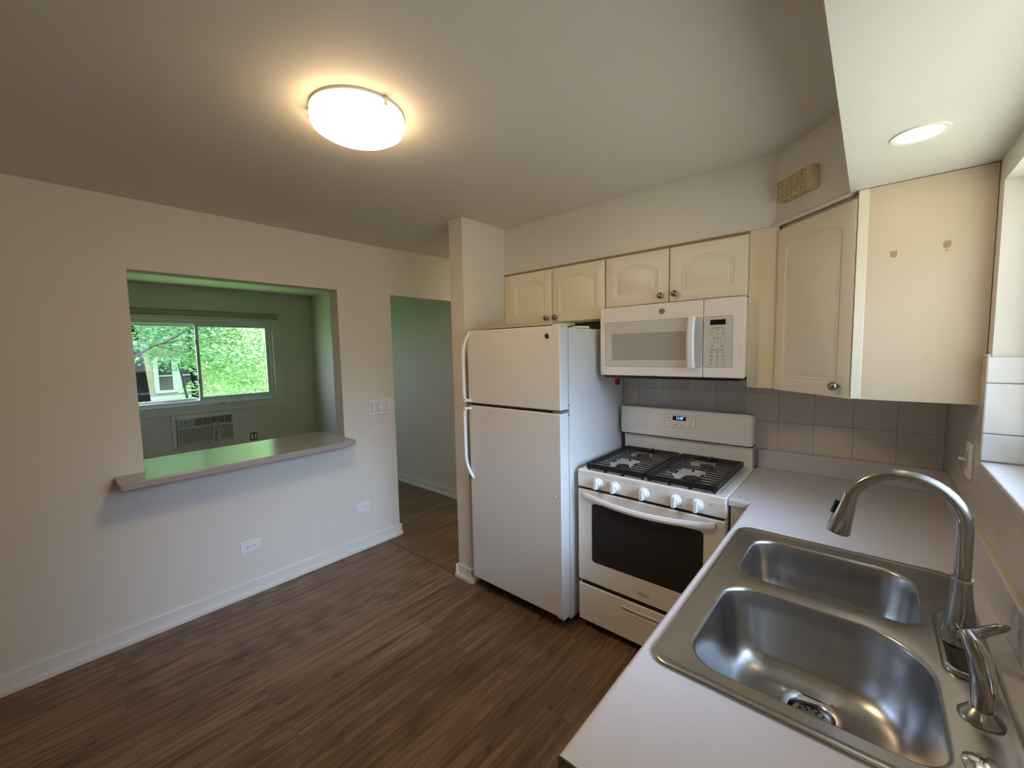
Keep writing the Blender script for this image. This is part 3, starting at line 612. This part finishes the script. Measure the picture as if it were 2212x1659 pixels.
# continuous grates: frame, fingers from both sides, feet
def bar(b, x0, y0, x1, y1, z0=.949, z1=.956, w=.0050):
    d = Vector((x1-x0, y1-y0, 0)).normalized(); n = Vector((-d.y, d.x, 0))
    a, c = Vector((x0, y0, 0)), Vector((x1, y1, 0))
    ring = lambda p: [tuple(p+n*w+Vector((0, 0, z0))), tuple(p-n*w+Vector((0, 0, z0))), tuple(p-n*w*.75+Vector((0, 0, z1))), tuple(p+n*w*.75+Vector((0, 0, z1)))]
    b.loft([ring(a), ring(c)])
def grate(gx0, gx1, lab):
    gy0, gy1 = -.630, -.125
    T = thing('burner_grate', lab, 'grate', (RX, 0, 0), 'cast iron grates on the range')
    fr = MB()
    for (a, b_, c, d) in ((gx0, gy0, gx1, gy0), (gx0, gy1, gx1, gy1)): bar(fr, a, b_, c, d, .930, .956, .011)
    for (a, b_, c, d) in ((gx0, gy0, gx0, gy1), (gx1, gy0, gx1, gy1)): bar(fr, a, b_, c, d, .932, .956, .009)
    cx = (gx0+gx1)/2; n = 13
    fg = fr
    for k in range(1, n):
        y = gy0+(gy1-gy0)*k/n
        dist = min(abs(y+.235), abs(y+.500))
        gap = .070*math.sqrt(max(0, 1-(dist/.115)**2)) if dist < .115 else 0
        if abs(y+.3675) < .03 or gap < .02: bar(fg, gx0, y, gx1, y)
        else:
            bar(fg, gx0, y, cx-gap, y); bar(fg, cx+gap, y, gx1, y)
    for yc in (-.235, -.500):
        bar(fg, cx, yc+.055, cx, yc+.135 if yc > -.3 else yc+.075); bar(fg, cx, yc-.055, cx, yc-.075 if yc > -.3 else yc-.130)
        for sx_ in (-1, 1): bar(fg, cx+sx_*.062, yc-.022, cx+sx_*.062, yc+.022)
    fg.build('frame', 'iron', T, bevel=.0015)
    for (x, y) in ((gx0+.11, gy0), (gx1-.11, gy0), (gx0+.006, gy0+.01), (gx1-.006, gy0+.01), (gx0+.02, gy1-.006), (gx1-.02, gy1-.006)):
        MB().box(x-.006, x+.006, y-.007, y+.007, .9105 if y > gy0+.002 and y < gy1-.0 and abs(y-gy0) > .012 else .9182, .932).build('foot', 'iron', T, bevel=.001)
grate(.048, .368, 'left cast iron grate on the range, nearer the refrigerator'); grate(.392, .708, 'right cast iron grate on the range, nearer the corner counter')

# ------------------------------------------------------------------ counter, sink, base cabinets
CX0, CX1, CY = 2.689, 2.608, -.635
CE = -2.073; CH = .914; CT = .036
t = thing('countertop', 'grey laminate L-shaped countertop running under the window', 'countertop', (0, 0, 0))
r = .013
bm_ = bmesh.new()
outer = [(CX1, -.016), (CX1, CY+r), (CX0+r, CY+r), (CX0+r, CE), (W-.016, CE), (W-.016, -.016)]
hole = rrect(2.735, 3.262, -1.760, -.942, .03, 4)
def fill(bm, z, loops, flip=False):
    es = []
    for lp in loops:
        v = [bm.verts.new((x, y, z)) for x, y in lp]
        es += [bm.edges.new((v[i], v[(i+1) % len(v)])) for i in range(len(v))]
    bmesh.ops.triangle_fill(bm, use_beauty=True, use_dissolve=False, edges=es, normal=(0, 0, 1))
fill(bm_, CH, [outer, hole]); fill(bm_, CH-CT, [outer, hole])
top = MB(); top.bm.free(); top.bm = bm_
for lp in (outer, hole):
    for i in range(len(lp)):
        a, b_ = lp[i], lp[(i+1) % len(lp)]
        vs = [bm_.verts.new((*a, CH-CT)), bm_.verts.new((*b_, CH-CT)), bm_.verts.new((*b_, CH)), bm_.verts.new((*a, CH))]; bm_.faces.new(vs)
bmesh.ops.remove_doubles(bm_, verts=bm_.verts, dist=1e-5)
# rolled front edge
prof = [(0, CH)] + [(r*math.sin(a), CH-r+r*math.cos(a)) for a in [k*PI/12 for k in range(1, 7)]] + [(r, CH-CT+.006), (r-.006, CH-CT), (0, CH-CT)]
path = [((CX1, CY+r), (0, -1)), ((CX0+r, CY+r), (-1, -1)), ((CX0+r, CE), (-1, 0))]
top.loft([[(p[0]+n[0]*d, p[1]+n[1]*d, z) for d, z in prof] for p, n in path])
TP = top.build('worktop', 'counter', t, smooth=30)
ls = MB(); ls.box(CX1, W-.001, -.0205, -.0125, CH+.0002, 1.016); ls.box(W-.0205, W-.0105, CE, -.0205, CH+.0002, 1.016); ls.build('backsplash_lip', 'counter', t, bevel=.003)
ls = MB(); ls.box(W-.0155, W-.0100, CE, -.014, 1.0155, 1.020); ls.build('caulk_bead', 'caulk', t)
e = MB(); e.box(CX0+.002, W-.003, CE-.0015, CE, CH-CT, CH-.001); e.build('end_strip', 'endcap', t)
for (x, y) in ((2.643, -.585), (2.675, -.60)): MB().lathe([(.004, 0), (.003, .0008), (.001, .001)], (x, y, CH), n=8).build('chip_mark', 'print', t)

t = thing('base_cabinet', 'cream base cabinet run under the sink counter', 'cabinet', (0, 0, 0))
b = MB(); b.box(2.714, 2.732, CE+.02, -.620, .10, CH-CT-.001); b.box(2.732, W-.002, CE+.02, CE+.038, .10, CH-CT-.001); b.box(2.732, W-.002, CE+.038, -.05, .10, .118); b.box(2.78, 2.80, CE+.04, -.62, 0, .10)
b.build('carcass', 'cabinet', t)
for k in range(3):
    door(t, .452, .72, (2.7135, -.68-.460*k, .125), rz=-PI/2, knob=(.40 if k % 2 else .05, .66), rise=.04)
t = thing('base_cabinet', 'narrow cream corner base cabinet beside the range', 'cabinet', (0, 0, 0))
MB().box(CX1+.004, 2.712, -.612, -.03, .10, CH-CT-.001).box(CX1+.004, 2.712, -.56, -.03, 0, .10).build('carcass', 'cabinet', t, bevel=.001)

# sink
S = thing('kitchen_sink', 'stainless steel double bowl sink set in the counter', 'sink', (0, 0, 0))
SZ0 = CH+.0012
ro = rrect(2.715, 3.277, -1.777, -.925, .045, 8)
def off(pts, c, k): return pts
def RR(i, rr): return rrect(2.715+i, 3.277-i, -1.777+i, -.925-i, max(rr, .004), 8)
near = lambda i: rrect(2.779+i, 3.181-i, -1.723+i, -1.352-i, (max(.055-i*.3, .02), max(.135-i*.6, .03), max(.075-i*.3, .02), max(.075-i*.3, .02)), 8)
far = lambda i: rrect(2.779+i, 3.177-i, -1.285+i, -.997-i, (max(.055-i*.3, .02), max(.085-i*.6, .03), max(.07-i*.3, .02), max(.07-i*.3, .02)), 8)
sk = MB(); ZD = CH+.0045
sk.loft([[(x, y, z) for x, y in RR(i, .045-i*.3)] for i, z in ((0, CH+.0006), (.001, CH+.005), (.005, CH+.0085), (.010, CH+.0085), (.016, CH+.0065), (.024, ZD))], cap0=False, cap1=False)
fill(sk.bm, ZD, [RR(.024, .045-.024*.3), near(-.006), far(-.006)])
bowls = []
for fn, dc, dep in ((near, (2.985, -1.476), .184), (far, (2.985, -1.14), .175)):
    prof = [(-.006, ZD), (-.003, ZD-.0008), (0, ZD-.004), (.002, ZD-.010), (.007, ZD-.05), (.012, ZD-dep+.084), (.017, ZD-dep+.058), (.025, ZD-dep+.036), (.036, ZD-dep+.019), (.049, ZD-dep+.009), (.063, ZD-dep+.003), (.076, ZD-dep+.0005)]
    rings = [[(x, y, z) for x, y in fn(i)] for i, z in prof]
    last = rings[-1]; cxx, cyy = dc; n = len(last)
    # drift to a ring round the drain
    ring_d = []
    for (x, y, z) in last:
        a = math.atan2(y-cyy, x-cxx); ring_d.append((cxx+.063*math.cos(a), cyy+.063*math.sin(a), ZD-dep-.003))
    rings.append(ring_d); rings.append([(cxx+(x-cxx)*.86, cyy+(y-cyy)*.86, z-.004) for x, y, z in ring_d])
    sk.loft(rings, cap0=False, cap1=False)
    bowls.append((cxx, cyy, ZD-dep-.003))
bmesh.ops.remove_doubles(sk.bm, verts=sk.bm.verts, dist=2e-5)
SK = sk.build('basin', 'steel', S, smooth=50)
for (cxx, cyy, z) in bowls:
    d = MB(); d.lathe([(.0645, z+.001), (.063, z+.0045), (.055, z+.003), (.046, z-.002), (.044, z-.014), (.040, z-.020), (.001, z-.021)], (cxx, cyy, 0), n=40, cap0=False); DR = d.build('drain', 'drainsteel', S, smooth=50)
    d = MB(); d.lathe([(.038, z-.019), (.038, z-.009), (.035, z-.007), (.012, z-.009), (.009, z-.003), (.001, z-.002)], (cxx, cyy, 0), n=32); d.build('strainer', 'drainsteel', DR, smooth=40)
    d = MB()
    for k in range(12): d.lathe([(.0028, z-.0085), (.0028, z-.0070)], (cxx+.026*math.cos(k*PI/6), cyy+.026*math.sin(k*PI/6), 0), n=8)
    for k in range(6): d.lathe([(.0026, z-.0090), (.0026, z-.0077)], (cxx+.018*math.cos(k*PI/3), cyy+.018*math.sin(k*PI/3), 0), n=8)
    d.build('strainer_holes', 'dark_gap', DR)

# faucet
ZF = ZD+.0003
F = thing('kitchen_faucet', 'brushed nickel high-arc pull-down faucet behind the sink bowls', 'faucet', (3.226, -1.318, ZF))
b = MB(); b.loft([[(x, y, z) for x, y in rrect(-.033-k, .031+k, -.125-k, .125+k, .030+k, 8)] for k, z in ((0, 0), (0, .006), (-.003, .010), (-.008, .011), (-.011, .0085))]); b.build('deck_plate', 'faucet', F, smooth=40)
b = MB(); b.lathe([(.027, .010), (.0285, .022), (.0275, .045), (.0255, .065), (.0215, .090), (.0185, .115), (.0168, .135), (.0165, .150)], n=32); b.build('body', 'faucet', F, smooth=50)
b = MB(); b.lathe([(.0175, .150), (.0178, .152), (.0175, .155)], n=32); b.build('collar_ring', 'chrome', F, smooth=50)
ra = .099; zt = .262
pts = [(0, 0, .150), (0, 0, .20), (0, 0, zt)] + [(-ra+ra*math.cos(a), 0, zt+ra*math.sin(a)) for a in [k*PI/18 for k in range(1, 17)]]
b = MB(); b.tube(pts, .0135, 20, up=(0, 1, 0)); b.build('spout', 'faucet', F, smooth=60)
e0 = Vector(pts[-1]); dr_ = Vector((-.22, 0, -1)).normalized()
b = MB(); hp = [e0 + dr_*s for s in (-.008, -.001, .006, .045, .096, .099)]
b.tube([tuple(p) for p in hp], [.0145, .0155, .0155, .0195, .0245, .0235], 28, up=(0, 1, 0)); SH = b.build('spray_head', 'faucet', F, smooth=50)
pb = e0+dr_*.036+Vector((-.021, 0, .002)); b = MB(); b.tube([tuple(pb-dr_*.016), tuple(pb+dr_*.016)], [(.0035, .006), (.0055, .007)], 10); b.build('spray_button', 'black', SH, smooth=40)
b = MB(); b.tube([(0, -.018, .045), (0, -.046, .047)], [.019, .017], 20, up=(1, 0, 0)); b.build('valve_housing', 'faucet', F, smooth=50)
b = MB(); b.tube([(0, -.040, .046), (.006, -.052, .056), (.026, -.066, .080), (.046, -.078, .104), (.052, -.081, .110)], [(.015, .013), (.014, .014), (.009, .0165), (.0075, .0165), (.004, .010)], 14); b.build('lever_handle', 'faucet', F, smooth=60)
# side spray
G = thing('side_sprayer', 'nickel side spray wand standing on its flange beside the faucet', 'sprayer', (3.230, -1.548, ZF))
b = MB(); b.lathe([(.030, 0), (.0295, .003), (.024, .010), (.018, .018), (.016, .020)], n=28); b.build('flange', 'faucet', G, smooth=30)
b = MB(); b.tube([(0, 0, .016), (0, 0, .045), (-.001, .001, .075), (-.006, .006, .105), (-.014, .016, .128), (-.022, .026, .138)], [.0135, .016, .0165, .016, .0145, .010], 18, up=(1, 0, 0)); b.build('wand', 'faucet', G, smooth=60)
b = MB(); b.tube([(.010, -.010, .062), (.008, -.013, .085), (.001, -.006, .118), (-.010, .004, .139)], [(.004, .005), (.006, .008), (.006, .008), (.003, .004)], 12); b.build('trigger', 'chrome', G, smooth=60)
G = thing('sink_hole_cover', 'round nickel cap covering a spare sink hole beside the sprayer', 'hole cover', (3.218, -1.672, ZF))
MB().lathe([(.0265, 0), (.026, .003), (.018, .007), (.001, .009)], n=32).build('cap', 'chrome', G, smooth=50)

# ------------------------------------------------------------------ living room fittings
t = thing('air_conditioner', 'aged beige through-wall air conditioner below the far window', 'air conditioner', (XL, -1.235, .458))
b = MB(); bars(b, 0, .020, -.333, .310, 0, .414, .042, .042, .045); b.build('sleeve_frame', 'trim', t, bevel=.003)
b = MB(); b.box(-.12, .062, -.288, .290, .040, .374); AC = b.build('case', 'acbeige', t, bevel=.006)
MB().box(.062, .0635, -.120, .283, .275, .362).build('outlet_recess', 'acdark', t)
g = MB()
for k in range(5): g.box(.0635, .068, -.118, .281, .281+k*.0165, .286+k*.0165)
for k in range(6): g.box(.0635, .069, -.116+k*.078, -.112+k*.078, .277, .360)
g.build('outlet_louvres', 'acbeige', t)
MB().box(.062, .0645, -.278, -.130, .272, .360).build('control_panel', mat('ac_panel_grey', (.45, .47, .48), .4), t)
for i in range(3):
    for j in range(2): MB().lathe([(.010 if (i, j) == (1, 1) else .006, 0), (.008 if (i, j) == (1, 1) else .005, .004)], (.0645, -.252+i*.045, .295+j*.038), 'X', 10).build('control_button', 'acdark', t)
MB().box(.062, .0635, -.272, .284, .066, .252).build('intake_recess', 'acdark', t)
g = MB()
for k in range(15): g.box(.0635, .067, -.270, .282, .069+k*.0125, .0765+k*.0125)
g.build('intake_louvres', 'acbeige', t)
cable = mat('white_cable', (.75, .76, .74), .5); M['cable'] = cable
g = MB(); g.tube([(.070, -.245, .048), (.080, -.20, .012), (.085, -.10, -.012), (.085, 0, .0), (.082, .06, .09), (.080, .075, .20), (.078, .08, .27), (.078, .13, .30), (.078, .16, .26), (.078, .12, .21), (.078, .125, .16), (.078, .12, .08), (.078, .10, .015)], .006, 8); g.build('power_cord', 'cable', t, smooth=60)
g = MB(); g.box(.070, .100, .095, .140, .065, .12); g.build('plug', 'acbeige', t, bevel=.006)
g = MB(); g.tube([(.078, .03, .32), (.088, .07, .28), (.090, .11, .25)], .004, 6); g.tube([(.080, .06, .225), (.090, .12, .20), (.088, .17, .17)], .005, 6); g.build('cord_tie', 'cable', t)
t = thing('junction_box', 'open electrical box with bare receptacle beside the air conditioner', 'junction box', (XL, -.698, .480))
MB().box(-.02, .001, -.042, .042, -.050, .052).build('box_opening', 'black', t)
for yy in (-.018, .020): MB().box(.001, .008, yy-.013, yy+.013, -.038, .038).build('receptacle', 'plate', t, bevel=.004)
t = thing('wall_outlet', 'small white outlet low on the living room wall seen past the ledge end', 'outlet', (-3.04, .165, .36))
MB().box(-.035, .035, -.006, 0, -.057, .057).build('cover_plate', 'plate', t, bevel=.002)

# ------------------------------------------------------------------ outside
SB('ground_outside', 'lawn', (-60, XL-.2, -40, 40, -3.3, -3.0))
SB('ground_paving', 'paving', (W+.2, 60, -40, 40, -3.3, -3.0))
t = thing('neighbour_building', 'tan stone house with white framed windows seen through the far window', 'building', (-22, 0, -3.0))
wl = MB(); wl.box(-6, 0, -1, 14, 0, 8.5); wl.build('facade', 'stone', t)
for (y0, z0) in ((1.14, 3.05), (1.98, 3.05), (5.2, 3.05), (6.04, 3.05)):
    b = MB(); bars(b, 0, .10, y0-.17, y0+.67, z0-.12, z0+1.55, .17, .16, .13); Wd = b.build('window', 'stonetrim', t)
    MB().box(.005, .03, y0, y0+.50, z0, z0+1.42).build('pane', 'farglass', Wd)
    b = MB(); b.box(.02, .07, y0, y0+.50, z0+.66, z0+.71); b.build('sash_rail', 'stonetrim', Wd)
for (z0, z1, d) in ((2.62, 2.80, .22), (2.30, 2.42, .12)): MB().box(0, d, .55, 14, z0, z1).build('ledge', 'stonetrim', t)

def leafy(name, m, parent, blobs, n, size, seed):
    rnd = random.Random(seed); me = bpy.data.meshes.new(name); V = []; Fc = []
    tot = sum(b[3]*b[4]*b[5] for b in blobs)
    for (cx, cy, cz, rx, ry, rz) in blobs:
        for _ in range(int(n*rx*ry*rz/tot)):
            while True:
                a, b, c = (rnd.uniform(-1, 1) for _ in range(3))
                d = a*a+b*b+c*c
                if d < 1 and d > rnd.random()*.55: break
            p = Vector((cx+a*rx, cy+b*ry, cz+c*rz)); s = size*rnd.uniform(.6, 1.25)
            M3 = (Matrix.Rotation(rnd.uniform(0, 2*PI), 3, 'Z') @ Matrix.Rotation(rnd.gauss(0, .42), 3, 'X') @ Matrix.Rotation(rnd.gauss(0, .30), 3, 'Y'))
            base = len(V)
            for (u, v) in ((0, -.5), (.42, -.22), (.5, .12), (.18, .22), (0, .6), (-.18, .22), (-.5, .12), (-.42, -.22)):
                V.append(tuple(p + M3 @ Vector((u*s, v*s, -abs(u)*s*.25))))
            Fc.append(tuple(range(base, base+8)))
    me.from_pydata(V, [], Fc); me.materials.append(M[m]); o = bpy.data.objects.new(name, me); C.objects.link(o); o.parent = parent
    o['kind'] = 'stuff'
    return o
# left maple: dark trunk and the limb that crosses the left pane
T1 = thing('maple_tree', 'maple tree with dark trunk and arching limb seen through the left pane', 'tree', (-12, -.72, -3.0))
MB().tube([(0, 0, 0), (.0, .01, 1.6), (0, .0, 3.4), (0, -.05, 4.4), (-.1, -.12, 5.4), (-.2, -.1, 7.5)], [.24, .20, .165, .155, .14, .09], 14).build('trunk', 'bark', T1, smooth=60)
o_ = Vector((-12, -.72, -3.0))
def L(*pts): return [tuple(Vector(p)-o_) for p in pts]
MB().tube(L((-12.1, -.82, 2.0), (-11.0, -1.3, 1.5), (-9.6, -1.45, 1.42), (-9.0, -1.19, 1.60), (-9.0, -.846, 1.84), (-9.0, -.60, 1.94), (-9.0, -.24, 2.19), (-9.0, .3, 2.5)), [.07, .05, .030, .024, .021, .017, .012, .007], 8).build('limb', 'leafwood', T1, smooth=60)
MB().tube(L((-9.0, -.73, 1.88), (-9.0, -.35, 1.98), (-9.0, .1, 1.97)), [.012, .009, .005], 6).build('branch', 'leafwood', T1, smooth=60)
MB().tube(L((-9.0, -.80, 1.86), (-9.0, -.45, 1.72), (-9.0, -.05, 1.70)), [.011, .008, .004], 6).build('branch', 'leafwood', T1, smooth=60)
MB().tube(L((-9.0, -1.3, 2.25), (-9.0, -.7, 2.42), (-9.0, 0, 2.40)), [.010, .009, .004], 6).build('branch', 'leafwood', T1, smooth=60)
def LB(*bl): return [(b[0]-o_.x, b[1]-o_.y, b[2]-o_.z, *b[3:]) for b in bl]
leafy('foliage', 'leaf1', T1, LB((-10.6, -.6, 2.55, 1.5, 1.3, .85), (-11.6, -.9, 1.75, 1.0, .55, .42), (-12, .4, 2.3, 1.3, 1.3, .95), (-11.5, -.3, 3.8, 2.4, 2.6, 1.3), (-11.0, -.15, 1.50, .8, .55, .30), (-13, 2.4, .2, .6, .6, .7)), 15000, .095, 3)
o_ = Vector((-11, 1.9, -3.0))
T2 = thing('maple_tree', 'bright sunlit maple filling the right pane', 'tree', tuple(o_))
MB().tube([(0, .4, 0), (0, .42, 1.8), (-.1, .5, 3.5), (-.3, .4, 6)], [.20, .17, .13, .08], 12).build('trunk', 'bark', T2, smooth=60)
MB().tube(L((-11.5, .2, -.4), (-11.2, .1, .5), (-11, .0, 1.0), (-10.8, -.1, 1.4)), [.035, .03, .025, .015], 7).build('branch', 'leafwood', T2, smooth=60)
leafy('foliage', 'leaf2', T2, LB((-10.2, 1.35, 1.9, 1.3, 1.25, .9), (-10.4, 1.5, .95, 1.2, 1.15, .75), (-11, .6, 1.6, 1.0, .6, .6), (-12, 2.2, 1.5, 1.6, 1.6, 1.4), (-10.8, 1.5, 3.2, 1.6, 1.8, .9), (-12.2, .55, .35, .6, .5, .55)), 20000, .088, 5)
for (cx, cy, cz, rx, ry, rz, sd) in ((-17, 5.2, 1.6, 2.2, 2.4, 3.2, 8), (-17.5, 1.6, 5.0, 2.0, 3.6, 1.7, 9)):
    T3 = thing('background_tree', 'green tree beside the stone house behind the maples' if sd == 8 else 'high leafy tree crown above the stone house', 'tree', (cx, cy, -3.0))
    MB().tube([(0, 0, 0), (.05, 0, 2.4), (0, 0, cz+3)], [.22, .18, .06], 10).build('trunk', 'bark', T3, smooth=60)
    leafy('foliage', 'leaf1', T3, [(0, 0, cz+3.0, rx, ry, rz)], 3200, .26, sd)

# ------------------------------------------------------------------ light
SKY_BASE, SKY_WEST, SKY_PATCH = 1.2, 1.7, (10.5, 13.5, 20.5)
w = bpy.data.worlds.new('world'); bpy.context.scene.world = w; w.use_nodes = True
nt = w.node_tree; bgn = nt.nodes['Background']
tc = nt.nodes.new('ShaderNodeTexCoord'); sp = nt.nodes.new('ShaderNodeSeparateXYZ'); nt.links.new(tc.outputs['Generated'], sp.inputs[0])
def mth(op, a, b=None, c=None):
    n = nt.nodes.new('ShaderNodeMath'); n.operation = op
    for i, v in enumerate((a, b, c)):
        if v is None: continue
        if isinstance(v, (int, float)): n.inputs[i].default_value = v
        else: nt.links.new(v, n.inputs[i])
    return n.outputs[0]
rp = nt.nodes.new('ShaderNodeValToRGB'); rp.color_ramp.elements[0].position = .0; rp.color_ramp.elements[0].color = (.82, .88, 1, 1)
rp.color_ramp.elements[1].position = 1; rp.color_ramp.elements[1].color = (.50, .68, 1, 1)
nt.links.new(sp.outputs['Z'], rp.inputs[0])
# bright sky patch added and shaped to light the lower wall and counter
zf = mth('EXPONENT', mth('MULTIPLY', mth('POWER', mth('DIVIDE', mth('SUBTRACT', sp.outputs['Z'], .42), .24), 2), -1))
xf = nt.nodes.new('ShaderNodeMapRange'); xf.interpolation_type = 'SMOOTHSTEP'; xf.inputs[1].default_value = .40; xf.inputs[2].default_value = .75; nt.links.new(sp.outputs['X'], xf.inputs[0])
def sstep(src, a, b):
    n = nt.nodes.new('ShaderNodeMapRange'); n.interpolation_type = 'SMOOTHSTEP'; n.inputs[1].default_value = a; n.inputs[2].default_value = b; nt.links.new(src, n.inputs[0]); return n.outputs[0]
yn = mth('MULTIPLY', sp.outputs['Y'], -1)
lobe = mth('MULTIPLY', mth('MULTIPLY', zf, xf.outputs[0]), mth('MULTIPLY', sstep(sp.outputs['Y'], -.60, -.18), sstep(yn, -.42, -.10)))
base = mth('ADD', mth('MULTIPLY', sstep(mth('MULTIPLY', sp.outputs['X'], -1), -.1, .5), SKY_WEST), SKY_BASE)  # west sky raised to brighten the living room
sc1 = nt.nodes.new('ShaderNodeVectorMath'); sc1.operation = 'SCALE'; nt.links.new(base, sc1.inputs[3]); nt.links.new(rp.outputs[0], sc1.inputs[0])
sc2 = nt.nodes.new('ShaderNodeVectorMath'); sc2.operation = 'SCALE'; sc2.inputs[0].default_value = SKY_PATCH; nt.links.new(lobe, sc2.inputs[3])
ad_ = nt.nodes.new('ShaderNodeVectorMath'); ad_.operation = 'ADD'; nt.links.new(sc1.outputs[0], ad_.inputs[0]); nt.links.new(sc2.outputs[0], ad_.inputs[1])
nt.links.new(ad_.outputs[0], bgn.inputs['Color']); bgn.inputs['Strength'].default_value = 1.0
sd = bpy.data.lights.new('sun', 'SUN'); sd.energy = 19.0; sd.angle = .01; sd.color = (1, .95, .84)
so = bpy.data.objects.new('sun', sd); C.objects.link(so)
so.rotation_euler = Vector((.06, -.62, -.78)).normalized().to_track_quat('-Z', 'Y').to_euler()   # shines from behind the stove wall, high
so.location = (-10, 10, 12)

# ------------------------------------------------------------------ camera
f_px, yaw, pitch, roll = 892.97, .7153, -.0808, -.0206
fw = Vector((-math.sin(yaw)*math.cos(pitch), math.cos(yaw)*math.cos(pitch), math.sin(pitch)))
rt = Vector((math.cos(yaw), math.sin(yaw), 0)); up = rt.cross(fw)
rt2 = rt*math.cos(roll)+up*math.sin(roll); up2 = -rt*math.sin(roll)+up*math.cos(roll)
cd = bpy.data.cameras.new('camera'); cam = bpy.data.objects.new('camera', cd); C.objects.link(cam)
Mx = Matrix((rt2, up2, -fw)).transposed().to_4x4(); Mx.translation = Vector((3.0592, -2.5942, 1.5827)); cam.matrix_world = Mx
cd.sensor_fit = 'HORIZONTAL'; cd.sensor_width = 36; cd.lens = 36*f_px/2212; cd.clip_start = .05; cd.clip_end = 200
sc = bpy.context.scene; sc.camera = cam
sc.view_settings.view_transform = 'Standard'; sc.view_settings.look = 'None'; sc.view_settings.gamma = 1; sc.view_settings.exposure = 1.06; sc.view_settings.use_curve_mapping = False
cy = sc.cycles; cy.use_denoising = True; cy.use_adaptive_sampling = True; cy.adaptive_threshold = .03; cy.max_bounces = 8; cy.diffuse_bounces = 5; cy.glossy_bounces = 4; cy.transparent_max_bounces = 12; cy.transmission_bounces = 4
cy.caustics_reflective = False; cy.caustics_refractive = False; cy.sample_clamp_indirect = 6
